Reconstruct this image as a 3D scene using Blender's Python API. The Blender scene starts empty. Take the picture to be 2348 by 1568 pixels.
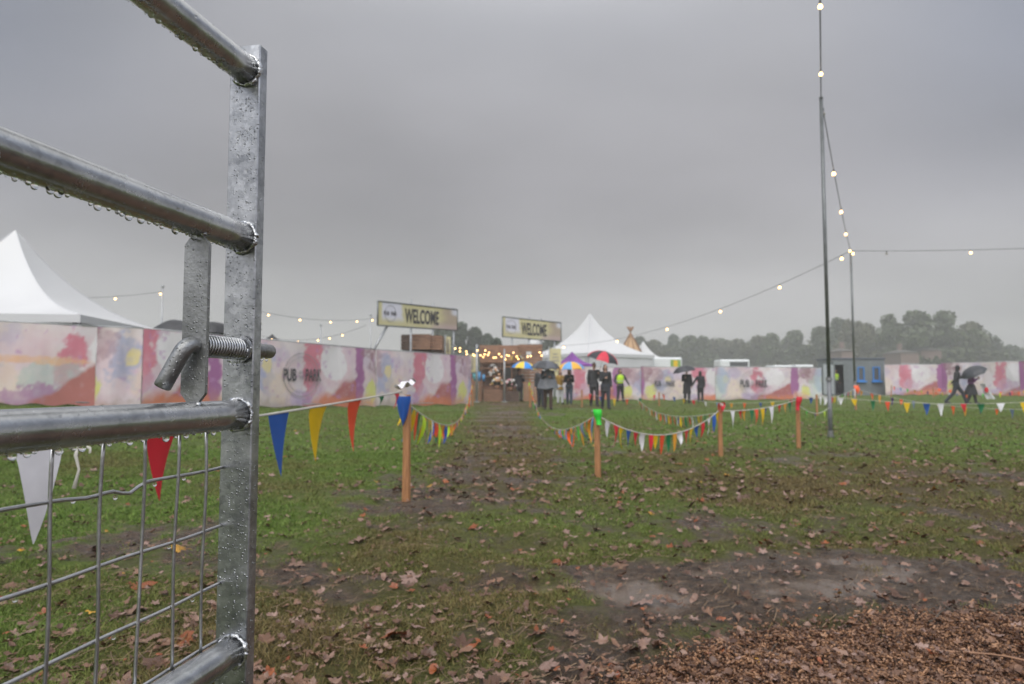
import bpy, math, random
import numpy as np
from mathutils import Vector, Matrix

random.seed(7)
rng = np.random.default_rng(7)
scene = bpy.context.scene
R = math.radians
COL = scene.collection

# ------------------------------------------------------------------ camera
CAM_H = 0.95
PITCH = math.atan(96 / 1565.0)
FPX, CX, CY = 1565.0, 1173.5, 784.0
cam_d = bpy.data.cameras.new('camera')
cam_d.sensor_width = 36
cam_d.lens = 24.0
cam_d.clip_start = 0.02
cam_d.clip_end = 3000
cam_d.dof.use_dof = True
cam_d.dof.focus_distance = 0.98
cam_d.dof.aperture_fstop = 6.6
cam_d.dof.aperture_blades = 7
cam = bpy.data.objects.new('camera', cam_d)
COL.objects.link(cam)
cam.location = (0, 0, CAM_H)
cam.rotation_euler = (math.pi / 2 + PITCH, 0, 0)
scene.camera = cam

# ------------------------------------------------------------------ sky
SUN_EL, SUN_AZ = R(46), R(200)
world = bpy.data.worlds.new('World')
scene.world = world
world.use_nodes = True
wn, wl = world.node_tree.nodes, world.node_tree.links
wn.clear()


def nd(nodes, typ, **kw):
    n = nodes.new(typ)
    for k, v in kw.items():
        setattr(n, k, v)
    return n


w_out = nd(wn, 'ShaderNodeOutputWorld')
w_mix = nd(wn, 'ShaderNodeMixShader')
w_mix.inputs[0].default_value = 0.93
bg_sky = nd(wn, 'ShaderNodeBackground')
bg_sky.inputs[1].default_value = 0.08
bg_cl = nd(wn, 'ShaderNodeBackground')
sky = nd(wn, 'ShaderNodeTexSky', sky_type='NISHITA')
sky.sun_disc = False
sky.sun_elevation = SUN_EL
sky.sun_rotation = SUN_AZ
wl.new(sky.outputs[0], bg_sky.inputs[0])
tc = nd(wn, 'ShaderNodeTexCoord')
sep = nd(wn, 'ShaderNodeSeparateXYZ')
wl.new(tc.outputs['Generated'], sep.inputs[0])
# overcast cloud base: projected on a flat cloud deck
addz = nd(wn, 'ShaderNodeMath', operation='ADD')
addz.inputs[1].default_value = 0.22
wl.new(sep.outputs[2], addz.inputs[0])
mxz = nd(wn, 'ShaderNodeMath', operation='MAXIMUM')
mxz.inputs[1].default_value = 0.1
wl.new(addz.outputs[0], mxz.inputs[0])
div = nd(wn, 'ShaderNodeVectorMath', operation='DIVIDE')
cmb = nd(wn, 'ShaderNodeCombineXYZ')
for i in range(3):
    wl.new(mxz.outputs[0], cmb.inputs[i])
wl.new(tc.outputs['Generated'], div.inputs[0])
wl.new(cmb.outputs[0], div.inputs[1])
cn = nd(wn, 'ShaderNodeTexNoise')
cn.inputs['Scale'].default_value = 0.9
cn.inputs['Detail'].default_value = 5
cn.inputs['Roughness'].default_value = 0.42
cmap = nd(wn, 'ShaderNodeMapping')
cmap.inputs['Location'].default_value = (3.1, 1.7, 0)
cmap.inputs['Scale'].default_value = (0.7, 1.0, 0.0)
wl.new(div.outputs[0], cmap.inputs[0])
wl.new(cmap.outputs[0], cn.inputs['Vector'])
cr = nd(wn, 'ShaderNodeMapRange')
cr.inputs['From Min'].default_value = 0.3
cr.inputs['From Max'].default_value = 0.7
cr.inputs['To Min'].default_value = 0.74
cr.inputs['To Max'].default_value = 1.26
wl.new(cn.outputs[0], cr.inputs[0])
er = nd(wn, 'ShaderNodeValToRGB')
er.color_ramp.interpolation = 'B_SPLINE'
els = er.color_ramp.elements
els[0].position = 0.0
els[0].color = (0.435, 0.425, 0.43, 1)
els[1].position = 1.0
els[1].color = (1.65, 1.65, 1.68, 1)
for p, c in ((0.10, (0.465, 0.452, 0.455)), (0.17, (0.465, 0.45, 0.458)), (0.25, (0.37, 0.357, 0.376)),
             (0.33, (0.41, 0.40, 0.42)), (0.42, (0.46, 0.458, 0.487)), (0.50, (0.44, 0.447, 0.482)),
             (0.60, (0.95, 0.95, 0.98))):
    e = els.new(p)
    e.color = (*c, 1)
wl.new(sep.outputs[2], er.inputs[0])
mulc = nd(wn, 'ShaderNodeVectorMath', operation='MULTIPLY')
wl.new(er.outputs[0], mulc.inputs[0])
wl.new(cr.outputs[0], mulc.inputs[1])


def wrange(src, a0, a1, b0, b1):
    n = nd(wn, 'ShaderNodeMapRange', interpolation_type='SMOOTHSTEP')
    for k, v in zip((1, 2, 3, 4), (a0, a1, b0, b1)):
        n.inputs[k].default_value = v
    wl.new(src, n.inputs[0])
    return n.outputs[0]


def wmath(op, a, b):
    n = nd(wn, 'ShaderNodeMath', operation=op)
    for k, v in enumerate((a, b)):
        if isinstance(v, (int, float)):
            n.inputs[k].default_value = v
        else:
            wl.new(v, n.inputs[k])
    return n.outputs[0]


bright = wrange(sep.outputs[1], .35, -.5, 1.0, 2.3)      # sky behind the camera, sun side, brightened to add light on facing surfaces
ax = wmath('ABSOLUTE', sep.outputs[0], 0)
side = wmath('MULTIPLY', wrange(ax, .30, .66, 0, 1), wrange(sep.outputs[2], .12, .42, .15, 1))
tintm = nd(wn, 'ShaderNodeMix', data_type='RGBA')
tintm.inputs[6].default_value = (1, 1, 1, 1)
tintm.inputs[7].default_value = (.60, .655, .76, 1)  # sky colour darkened and blued at upper sides, standing in for lens vignette
wl.new(side, tintm.inputs[0])
mul2 = nd(wn, 'ShaderNodeVectorMath', operation='MULTIPLY')
wl.new(mulc.outputs[0], mul2.inputs[0])
wl.new(tintm.outputs[2], mul2.inputs[1])
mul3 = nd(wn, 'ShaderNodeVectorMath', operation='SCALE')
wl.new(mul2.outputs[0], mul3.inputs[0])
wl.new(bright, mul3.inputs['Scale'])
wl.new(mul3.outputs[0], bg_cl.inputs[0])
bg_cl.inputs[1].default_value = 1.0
wl.new(bg_sky.outputs[0], w_mix.inputs[1])
wl.new(bg_cl.outputs[0], w_mix.inputs[2])
wl.new(w_mix.outputs[0], w_out.inputs[0])

# ------------------------------------------------------------------ sun behind the cloud
sun_d = bpy.data.lights.new('sun', 'SUN')
sun_d.energy = 1.5
sun_d.angle = R(50)
sun_d.color = (1.0, 0.97, 0.93)
sun = bpy.data.objects.new('sun', sun_d)
COL.objects.link(sun)
sun.rotation_euler = (R(44), 0, R(-20))
sun.location = (0, -5, 20)

scene.view_settings.view_transform = 'Standard'
scene.view_settings.look = 'None'
scene.view_settings.exposure = 0.0
scene.view_settings.gamma = 1.0
scene.view_settings.use_curve_mapping = False
cy = scene.cycles
cy.use_denoising = True
cy.max_bounces = 7
cy.diffuse_bounces = 2
cy.glossy_bounces = 3
cy.transmission_bounces = 6
cy.transparent_max_bounces = 6
cy.volume_bounces = 1
cy.caustics_reflective = False
cy.caustics_refractive = False
cy.sample_clamp_indirect = 6


# ------------------------------------------------------------------ helpers
def ray(vx, vy):
    x, y = (vx - CX) / FPX, -(vy - CY) / FPX
    c, s = math.cos(PITCH), math.sin(PITCH)
    return Vector((x, c - s * y, s + c * y))


def P(vx, vy, Y):
    d = ray(vx, vy)
    return Vector((0, 0, CAM_H)) + d * (Y / d.y)


def proj(p):
    c, s = math.cos(PITCH), math.sin(PITCH)
    z = p[2] - CAM_H
    dep = c * p[1] + s * z
    up = -s * p[1] + c * z
    return CX + FPX * p[0] / dep, CY - FPX * up / dep


def hash2(ix, iy, seed):
    h = (ix.astype(np.int64) * 374761393 + iy.astype(np.int64) * 668265263 + seed * 144665963) & 0xffffffff
    h = ((h ^ (h >> 13)) * 1274126177) & 0xffffffff
    h = h ^ (h >> 16)
    return (h & 0xffffff) / float(0xffffff)


def vnoise(x, y, seed=0):
    x, y = np.asarray(x, float), np.asarray(y, float)
    ix, iy = np.floor(x), np.floor(y)
    fx, fy = x - ix, y - iy
    fx, fy = fx * fx * (3 - 2 * fx), fy * fy * (3 - 2 * fy)
    a, b = hash2(ix, iy, seed), hash2(ix + 1, iy, seed)
    c, d = hash2(ix, iy + 1, seed), hash2(ix + 1, iy + 1, seed)
    return (a * (1 - fx) + b * fx) * (1 - fy) + (c * (1 - fx) + d * fx) * fy


def fbm(x, y, seed=0, oct=4, rough=0.5):
    s, a, t = 0, 1, 0
    for i in range(oct):
        s = s + a * vnoise(np.asarray(x) * 2 ** i + 17.3 * i, np.asarray(y) * 2 ** i - 9.1 * i, seed + i)
        t += a
        a *= rough
    return s / t


def sstep(a, b, x):
    t = np.clip((np.asarray(x, float) - a) / (b - a), 0, 1)
    return t * t * (3 - 2 * t)


def blob(X, Y, cx, cy_, rx, ry):
    return np.exp(-(((X - cx) / rx) ** 2 + ((Y - cy_) / ry) ** 2))


def base_h(X, Y):
    X, Y = np.asarray(X, float), np.asarray(Y, float)
    left = 0.045 * np.log1p(np.exp(np.clip((-X - 4) * 1.2, -30, 30))) / 1.2 * sstep(6, 16, Y) * (1 - .6 * sstep(30, 60, Y))
    right = 0.013 * np.clip(X - 12, 0, 40) * sstep(28, 44, Y)
    return left + right


def turf(X, Y):
    """grass cover 0..1"""
    X, Y = np.asarray(X, float), np.asarray(Y, float)
    n = fbm(X * 1.5, Y * 1.5, 3, 4, .55)
    n2 = fbm(X * 0.35, Y * 0.35, 11, 3)
    c = 0.62 + (n - .5) * 1.5 + (n2 - .5) * .7
    c = c - .02 * (1 - sstep(3.6, 6.0, Y)) + (fbm(X * 5.5, Y * 5.5, 8, 3) - .5) * .7
    # trodden way to the entrance
    pc = -.1 - .012 * Y
    hw = .8 + .25 * sstep(20, 30, Y) * 4
    c = c - .16 * np.exp(-((X - pc) / (hw * 1.05)) ** 4) * sstep(4.5, 9, Y)
    c = c + .40 * sstep(-.7, -1.8, X) * sstep(3.6, 5.4, Y) + .28 * sstep(2.5, 4.5, X) * sstep(8.5, 11, Y)
    c = c + .18 * sstep(1.2, 2.2, X) * sstep(4.2, 5.2, Y)
    c = c + .26 * sstep(.45, .0, X) * (1 - sstep(3.4, 4.2, Y))
    c = c - .95 * blob(X, Y, .97, 3.30, .95, .45) - .40 * blob(X, Y, -.35, 5.4, .8, .35) - .35 * blob(X, Y, -.05, 2.2, .5, .2)
    c = c - .45 * blob(X, Y, -1.45, 3.55, .6, .22) - .5 * blob(X, Y, 2.1, 3.6, .8, .3)
    c = c + .55 * blob(X, Y, .25, 3.85, .5, .2) + .5 * blob(X, Y, -.1, 3.0, .45, .22) + .45 * blob(X, Y, -1.5, 2.55, .7, .35) + .35 * blob(X, Y, -.8, 2.75, .3, .15)
    c = c - 1.2 * chipmask(X, Y)
    return np.clip(c, 0, 1)


def trod(X, Y):
    """trampled, browned grass 0..1"""
    X, Y = np.asarray(X, float), np.asarray(Y, float)
    pc = -.1 - .012 * Y
    hw = .85 + 1.0 * sstep(20, 30, Y)
    n = fbm(X * .8, Y * .8, 131, 4)
    t = .80 * np.exp(-((X - pc) / hw) ** 4) * sstep(4.5, 8, Y)
    t = t + .75 * blob(X, Y, 3.2, 9.6, 2.6, .9) + .6 * blob(X, Y, 4, 6.8, 4.5, 1.1) + .5 * blob(X, Y, 4, 30, 9, 4) * sstep(-1, 1, X)
    t = t + .55 * (1 - sstep(4.2, 7.5, Y)) * sstep(-2.0, -.6, X) + .2 * (1 - sstep(3, 5, Y)) + .35 * sstep(.8, 1.8, X) * (1 - sstep(7.5, 10, Y))
    return np.clip(t + (n - .5) * 1.3, 0, 1)


def chipmask(X, Y):
    edge = 2.32 + .40 * sstep(.35, 1.1, X) + .16 * (X - 1) * (X > 1) + .16 * (fbm(np.asarray(X) * 4, np.asarray(Y) * 4, 41) - .5)
    return sstep(.08, -.10, np.asarray(Y) - edge) * sstep(.15, .5, X)


def relief(X, Y):
    return (fbm(X * 3.1, Y * 3.1, 21, 3) - .5) * .075 + (fbm(X * 11, Y * 11, 25, 4, .6) - .5) * .055 * (1 - .6 * turf(X, Y))


def pool_level(X, Y):
    """rain water standing in the hollows"""
    b = 1.25 * blob(X, Y, .97, 3.30, 1.0, .5) + .85 * blob(X, Y, -.35, 5.4, .8, .35) + .7 * blob(X, Y, -.1, 2.25, .5, .3) + .6 * blob(X, Y, 2.0, 3.7, .7, .3) \
        + .6 * blob(X, Y, -1.45, 3.55, .6, .22)
    return -.075 + .078 * np.clip(b * 1.3, 0, 1)


def gz(X, Y):
    X, Y = np.asarray(X, float), np.asarray(Y, float)
    fade = 1 - .7 * sstep(7, 14, Y)
    m = relief(X, Y)
    m = m + .75 * np.maximum(pool_level(X, Y) - m, 0)
    return base_h(X, Y) + m * fade


def gpt(x, y):
    return Vector((x, y, float(gz(x, y))))


def G(vx, vy):
    d = ray(vx, vy)
    Y = 5.0
    for _ in range(30):
        p = Vector((0, 0, CAM_H)) + d * (Y / d.y)
        z = float(base_h(p.x, p.y))
        Yn = (z - CAM_H) / d.z * d.y
        Y = .5 * Y + .5 * Yn
    p = Vector((0, 0, CAM_H)) + d * (Y / d.y)
    return gpt(p.x, p.y)


class MB:
    def __init__(self):
        self.v, self.f, self.m = [], [], []

    def add(self, vs, fs, mi=0):
        o = len(self.v)
        self.v += [tuple(p) for p in vs]
        self.f += [tuple(i + o for i in q) for q in fs]
        self.m += [mi] * len(fs)
        return self

    def box(self, c, s, M=None, mi=0, bev=0):
        x, y, z = s[0] / 2, s[1] / 2, s[2] / 2
        if bev:
            b = bev
            ring = lambda zz, k: [(-x + k, -y + b, zz), (-x + b, -y + k, zz), (x - b, -y + k, zz), (x - k, -y + b, zz),
                                  (x - k, y - b, zz), (x - b, y - k, zz), (-x + b, y - k, zz), (-x + k, y - b, zz)]
            vs = ring(-z, b * .6) + ring(-z + b, 0) + ring(z - b, 0) + ring(z, b * .6)
            fs = [tuple(range(7, -1, -1)), tuple(range(24, 32))]
            for r in range(3):
                for i in range(8):
                    j = (i + 1) % 8
                    fs.append((r * 8 + i, r * 8 + j, r * 8 + 8 + j, r * 8 + 8 + i))
        else:
            vs = [(-x, -y, -z), (x, -y, -z), (x, y, -z), (-x, y, -z), (-x, -y, z), (x, -y, z), (x, y, z), (-x, y, z)]
            fs = [(3, 2, 1, 0), (4, 5, 6, 7), (0, 1, 5, 4), (1, 2, 6, 5), (2, 3, 7, 6), (3, 0, 4, 7)]
        M = M or Matrix.Identity(3)
        c = Vector(c)
        return self.add([M @ Vector(p) + c for p in vs], fs, mi)

    def tube(self, pts, rad, n=8, mi=0, caps=True, flat=1.0):
        pts = [Vector(p) for p in pts]
        if not hasattr(rad, '__len__'):
            rad = [rad] * len(pts)
        t0 = (pts[1] - pts[0]).normalized()
        up = Vector((0, 0, 1)) if abs(t0.z) < .95 else Vector((1, 0, 0))
        a = t0.cross(up).normalized()
        vs, fs = [], []
        for i, p in enumerate(pts):
            t = (pts[min(i + 1, len(pts) - 1)] - pts[max(i - 1, 0)]).normalized()
            a = (a - t * a.dot(t)).normalized()
            b = t.cross(a)
            for k in range(n):
                th = 2 * math.pi * k / n
                vs.append(p + a * (math.cos(th) * rad[i] * flat) + b * (math.sin(th) * rad[i]))
        for i in range(len(pts) - 1):
            for k in range(n):
                k2 = (k + 1) % n
                fs.append((i * n + k, i * n + k2, (i + 1) * n + k2, (i + 1) * n + k))
        if caps:
            fs.append(tuple(range(n - 1, -1, -1)))
            o = (len(pts) - 1) * n
            fs.append(tuple(range(o, o + n)))
        return self.add(vs, fs, mi)

    def ball(self, c, r, nu=10, nv=7, mi=0, M=None):
        if not hasattr(r, '__len__'):
            r = (r, r, r)
        c = Vector(c)
        M = M or Matrix.Identity(3)
        vs = [c + M @ Vector((0, 0, -r[2]))]
        for j in range(1, nv):
            ph = -math.pi / 2 + math.pi * j / nv
            for i in range(nu):
                th = 2 * math.pi * i / nu
                vs.append(c + M @ Vector((r[0] * math.cos(ph) * math.cos(th), r[1] * math.cos(ph) * math.sin(th), r[2] * math.sin(ph))))
        vs.append(c + M @ Vector((0, 0, r[2])))
        fs = []
        for i in range(nu):
            fs.append((0, 1 + (i + 1) % nu, 1 + i))
            o = 1 + (nv - 2) * nu
            fs.append((o + i, o + (i + 1) % nu, len(vs) - 1))
        for j in range(nv - 2):
            for i in range(nu):
                a, b = 1 + j * nu + i, 1 + j * nu + (i + 1) % nu
                fs.append((a, b, b + nu, a + nu))
        return self.add(vs, fs, mi)

    def grid(self, fn, nu, nv, mi=0):
        vs = [fn(i / nu, j / nv) for j in range(nv + 1) for i in range(nu + 1)]
        fs = [(j * (nu + 1) + i, j * (nu + 1) + i + 1, (j + 1) * (nu + 1) + i + 1, (j + 1) * (nu + 1) + i)
              for j in range(nv) for i in range(nu)]
        return self.add(vs, fs, mi)

    def mesh(self, name, mats, off=(0, 0, 0), smooth=False):
        me = bpy.data.meshes.new(name)
        off = Vector(off)
        me.from_pydata([Vector(p) - off for p in self.v], [], self.f)
        mats = mats if isinstance(mats, (list, tuple)) else [mats]
        for m in mats:
            me.materials.append(m)
        me.polygons.foreach_set('material_index', self.m)
        me.polygons.foreach_set('use_smooth', [smooth] * len(self.f))
        me.update()
        return me

    def build(self, name, mats, parent=None, smooth=False):
        me = self.mesh(name, mats, world_off(parent), smooth)
        return link(name, me, parent)


def world_off(o):
    v = Vector((0, 0, 0))
    while o is not None:
        v += o.location
        o = o.parent
    return v


def link(name, me, parent=None):
    o = bpy.data.objects.new(name, me)
    COL.objects.link(o)
    if parent is not None:
        o.parent = parent
    return o


def np_mesh(name, verts, faces, mats, fmat=None, smooth=False, cols=None):
    """verts (n,3); faces (m,k)"""
    me = bpy.data.meshes.new(name)
    n, (m, k) = len(verts), faces.shape
    me.vertices.add(n)
    me.vertices.foreach_set('co', np.asarray(verts, np.float32).ravel())
    me.loops.add(m * k)
    me.loops.foreach_set('vertex_index', faces.astype(np.int32).ravel())
    me.polygons.add(m)
    me.polygons.foreach_set('loop_start', np.arange(0, m * k, k, dtype=np.int32))
    for mt in (mats if isinstance(mats, (list, tuple)) else [mats]):
        me.materials.append(mt)
    if fmat is not None:
        me.polygons.foreach_set('material_index', fmat.astype(np.int32))
    me.polygons.foreach_set('use_smooth', np.full(m, smooth))
    if cols is not None:
        at = me.color_attributes.new('tint', 'FLOAT_COLOR', 'POINT')
        c4 = np.ones((n, 4), np.float32)
        c4[:, :3] = cols
        at.data.foreach_set('color', c4.ravel())
    me.update(calc_edges=True)
    return me


def tag(o, label=None, cat=None, group=None, kind=None):
    if label:
        o['label'] = label
    if cat:
        o['category'] = cat
    if group:
        o['group'] = group
    if kind:
        o['kind'] = kind
    return o


def thing(name, loc, label, cat, group=None):
    o = bpy.data.objects.new(name, None)
    o.empty_display_size = .1
    COL.objects.link(o)
    o.location = loc
    return tag(o, label, cat, group)


# ------------------------------------------------------------------ materials
def mat(name, col, rough=.6, metal=0.0, var=0.0, vscale=5.0, bump=0.0, bscale=40.0, spec=.5, coat=0.0, attr=None,
        emit=None, estr=0.0, trans=0.0, ior=1.45, sheen=0.0, sss=0.0, stretch=(1, 1, 1), col2=None):
    m = bpy.data.materials.new(name)
    m.use_nodes = True
    nt = m.node_tree
    b = nt.nodes['Principled BSDF']
    b.inputs['Base Color'].default_value = (*col, 1)
    b.inputs['Roughness'].default_value = rough
    b.inputs['Metallic'].default_value = metal
    b.inputs['Specular IOR Level'].default_value = spec
    b.inputs['Coat Weight'].default_value = coat
    b.inputs['Coat Roughness'].default_value = .08
    b.inputs['Transmission Weight'].default_value = trans
    b.inputs['IOR'].default_value = ior
    if emit:
        b.inputs['Emission Color'].default_value = (*emit, 1)
        b.inputs['Emission Strength'].default_value = estr
    tcn = nt.nodes.new('ShaderNodeTexCoord')
    mp = nt.nodes.new('ShaderNodeMapping')
    mp.inputs['Scale'].default_value = stretch
    nt.links.new(tcn.outputs['Object'], mp.inputs[0])
    src = None
    if attr:
        a = nt.nodes.new('ShaderNodeAttribute')
        a.attribute_name = attr
        src = a.outputs['Color']
        nt.links.new(src, b.inputs['Base Color'])
    if var or col2:
        nz = nt.nodes.new('ShaderNodeTexNoise')
        nz.inputs['Scale'].default_value = vscale
        nz.inputs['Detail'].default_value = 4
        nt.links.new(mp.outputs[0], nz.inputs['Vector'])
        mx = nt.nodes.new('ShaderNodeMix')
        mx.data_type = 'RGBA'
        if col2:
            rp = nt.nodes.new('ShaderNodeMapRange')
            rp.inputs[1].default_value = .38
            rp.inputs[2].default_value = .62
            nt.links.new(nz.outputs[0], rp.inputs[0])
            nt.links.new(rp.outputs[0], mx.inputs[0])
            mx.inputs[6].default_value = (*col, 1)
            mx.inputs[7].default_value = (*col2, 1)
        else:
            mx.blend_type = 'MULTIPLY'
            mx.inputs[0].default_value = 1
            rp = nt.nodes.new('ShaderNodeMapRange')
            rp.inputs[1].default_value = .3
            rp.inputs[2].default_value = .7
            rp.inputs[3].default_value = 1 - var
            rp.inputs[4].default_value = 1 + var * .4
            nt.links.new(nz.outputs[0], rp.inputs[0])
            if src is not None:
                nt.links.new(src, mx.inputs[6])
            else:
                mx.inputs[6].default_value = (*col, 1)
            nt.links.new(rp.outputs[0], mx.inputs[7])
        nt.links.new(mx.outputs[2], b.inputs['Base Color'])
    if bump:
        nz2 = nt.nodes.new('ShaderNodeTexNoise')
        nz2.inputs['Scale'].default_value = bscale
        nz2.inputs['Detail'].default_value = 3
        nt.links.new(mp.outputs[0], nz2.inputs['Vector'])
        bp = nt.nodes.new('ShaderNodeBump')
        bp.inputs['Strength'].default_value = bump
        bp.inputs['Distance'].default_value = .01
        nt.links.new(nz2.outputs[0], bp.inputs['Height'])
        nt.links.new(bp.outputs[0], b.inputs['Normal'])
    return m


def galvanised(name, lo, hi, rough=.3, scale=42, bump=.12, bscale=150, metal=.92, drops=False):
    m = bpy.data.materials.new(name)
    m.use_nodes = True
    nt = m.node_tree
    N, L = nt.nodes, nt.links
    b = N['Principled BSDF']
    b.inputs['Metallic'].default_value = metal
    t = N.new('ShaderNodeTexCoord')
    n0 = N.new('ShaderNodeTexNoise')
    n0.inputs['Scale'].default_value = scale * .35
    n0.inputs['Detail'].default_value = 5
    n0.inputs['Roughness'].default_value = .65
    L.new(t.outputs['Object'], n0.inputs['Vector'])
    vo = N.new('ShaderNodeTexVoronoi')
    vo.inputs['Scale'].default_value = scale * 2.2
    vo.inputs['Randomness'].default_value = 1
    dm = N.new('ShaderNodeVectorMath')
    dm.operation = 'MULTIPLY_ADD'
    dm.inputs[1].default_value = (.03, .03, .03)
    L.new(n0.outputs['Color'], dm.inputs[0])
    L.new(t.outputs['Object'], dm.inputs[2])
    L.new(dm.outputs[0], vo.inputs['Vector'])
    sp = N.new('ShaderNodeSeparateColor')
    L.new(vo.outputs['Color'], sp.inputs[0])
    mixv = N.new('ShaderNodeMath')
    mixv.operation = 'MULTIPLY_ADD'
    mixv.inputs[1].default_value = .16
    L.new(sp.outputs[0], mixv.inputs[0])
    L.new(n0.outputs[0], mixv.inputs[2])
    rp = N.new('ShaderNodeMapRange')
    rp.inputs[1].default_value = .36
    rp.inputs[2].default_value = .84
    L.new(mixv.outputs[0], rp.inputs[0])
    mx = N.new('ShaderNodeMix')
    mx.data_type = 'RGBA'
    mx.inputs[6].default_value = (*lo, 1)
    mx.inputs[7].default_value = (*hi, 1)
    L.new(rp.outputs[0], mx.inputs[0])
    L.new(mx.outputs[2], b.inputs['Base Color'])
    rr = N.new('ShaderNodeMapRange')
    rr.inputs[3].default_value = rough - .1
    rr.inputs[4].default_value = rough + .12
    L.new(n0.outputs[0], rr.inputs[0])
    L.new(rr.outputs[0], b.inputs['Roughness'])
    nb = N.new('ShaderNodeTexNoise')
    nb.inputs['Scale'].default_value = bscale
    nb.inputs['Detail'].default_value = 4
    L.new(t.outputs['Object'], nb.inputs['Vector'])
    bp = N.new('ShaderNodeBump')
    bp.inputs['Strength'].default_value = bump
    bp.inputs['Distance'].default_value = .003
    L.new(nb.outputs[0], bp.inputs['Height'])
    L.new(bp.outputs[0], b.inputs['Normal'])
    if drops:     # rain beads on the flat steel
        v2 = N.new('ShaderNodeTexVoronoi')
        v2.inputs['Scale'].default_value = 260
        L.new(t.outputs['Object'], v2.inputs['Vector'])
        s2 = N.new('ShaderNodeSeparateColor')
        L.new(v2.outputs['Color'], s2.inputs[0])
        th = N.new('ShaderNodeMapRange')      # bead radius differs from cell to cell
        th.inputs[1].default_value = .35
        th.inputs[2].default_value = 1
        th.inputs[3].default_value = 0
        th.inputs[4].default_value = .46
        L.new(s2.outputs[0], th.inputs[0])
        sb = N.new('ShaderNodeMath')
        sb.operation = 'SUBTRACT'
        sb.use_clamp = True
        L.new(th.outputs[0], sb.inputs[0])
        L.new(v2.outputs['Distance'], sb.inputs[1])
        b2 = N.new('ShaderNodeBump')
        b2.inputs['Strength'].default_value = .9
        b2.inputs['Distance'].default_value = .004
        L.new(sb.outputs[0], b2.inputs['Height'])
        L.new(bp.outputs[0], b2.inputs['Normal'])
        L.new(b2.outputs[0], b.inputs['Normal'])
    b.inputs['Coat Weight'].default_value = .35
    b.inputs['Coat Roughness'].default_value = .1
    b.inputs['Coat IOR'].default_value = 1.33
    return m


M_SLEEVE = mat('grey_sleeve_steel', (.20, .205, .215), .5, .3, var=.2, vscale=9)
M_GALV = galvanised('galvanised_steel', (.33, .34, .35), (.56, .57, .58), .25)
M_GALV_FLAT = galvanised('galvanised_flat', (.22, .23, .24), (.56, .57, .585), .34, scale=62, drops=True)
M_DULL = galvanised('dull_zinc', (.20, .205, .205), (.40, .405, .405), .42, scale=60, bump=.25, bscale=220, drops=True)
M_WIRE = galvanised('zinc_wire', (.38, .38, .39), (.60, .60, .61), .30, scale=60)
M_WELD = galvanised('weld_zinc', (.4, .41, .42), (.66, .67, .68), .22, bump=.6, bscale=260)
M_WATER = mat('rain_water', (1, 1, 1), rough=0.0, trans=1.0, ior=1.33)
M_WOOD = mat('stake_pine', (.42, .20, .085), .55, var=.35, vscale=6, stretch=(14, 14, 1.2), bump=.3, bscale=20, coat=.15)
M_PALLET = mat('pallet_wood', (.34, .19, .12), .7, var=.5, vscale=3, stretch=(1, 1, 9), bump=.2)
M_PALLET2 = mat('light_pallet_wood', (.36, .20, .12), .7, var=.35, vscale=3, stretch=(1, 1, 9))
M_DARKWOOD = mat('dark_wood', (.13, .085, .062), .7, var=.4, vscale=4)
M_TENT = mat('tent_pvc', (.62, .62, .62), .45, var=.04, vscale=.6)
M_TENTWALL = mat('tent_wall', (.60, .60, .62), .5, var=.06, vscale=.8)
M_GREYPOLE = mat('grey_painted_steel', (.17, .18, .18), .42, .6, var=.25, vscale=9)
M_PALEPOLE = mat('pale_pole', (.42, .43, .44), .4, .5, var=.2)
M_STRING = mat('white_tape', (.66, .63, .58), .7, var=.2, vscale=8)
M_CABLE = mat('cable_rubber', (.05, .05, .052), .5)
M_BULB = mat('warm_bulb', (1, .8, .5), .3, emit=(1.0, .58, .20), estr=7)
M_BULB_OFF = mat('unlit_bulb', (.3, .28, .25), .2)
M_SCRIM = mat('printed_scrim', (1, 1, 1), .75, attr='tint', var=.05, vscale=1.2)
M_SIGNPRINT = mat('printed_sign', (1, 1, 1), .5, attr='tint')
M_INK = mat('print_ink', (.055, .052, .06), .6)
M_INKGREY = mat('print_grey_ink', (.30, .28, .29), .6)
M_BLACKCANVAS = mat('black_canvas', (.035, .036, .04), .55, var=.3)
M_PURPLE = mat('purple_canvas', (.24, .07, .33), .6, var=.15)
M_TAN = mat('tan_canvas', (.52, .34, .19), .7, var=.15, vscale=1.2)
M_CABIN = mat('grey_cabin_steel', (.19, .21, .22), .5, var=.15, vscale=3)
M_CABIN_ROOF = mat('cabin_roof', (.10, .12, .16), .5, var=.2)
M_BLUEFRAME = mat('blue_frame', (.03, .20, .55), .45)
M_GLASS = mat('dark_glass', (.09, .095, .10), .15)
M_DARK = mat('dark_interior', (.012, .013, .013), .8)
M_PALEPANEL = mat('pale_panel', (.42, .45, .47), .45, var=.08)
M_VAN = mat('white_vehicle', (.72, .74, .75), .35, var=.05)
M_TYRE = mat('tyre', (.02, .02, .02), .8)
M_BRICK = mat('faded_brick', (.20, .13, .115), .8, var=.2, vscale=2)
M_ROOF = mat('roof_tile', (.13, .115, .11), .8, var=.3, vscale=3)
M_BARK = mat('bark', (.07, .055, .042), .85, var=.4, vscale=3, stretch=(3, 3, .5))
M_BOARD = mat('chalkboard', (.03, .032, .032), .6, var=.3)
M_CREAM = mat('cream_banner', (.62, .56, .32), .6, var=.12, vscale=2)
PEN = {}
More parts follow.
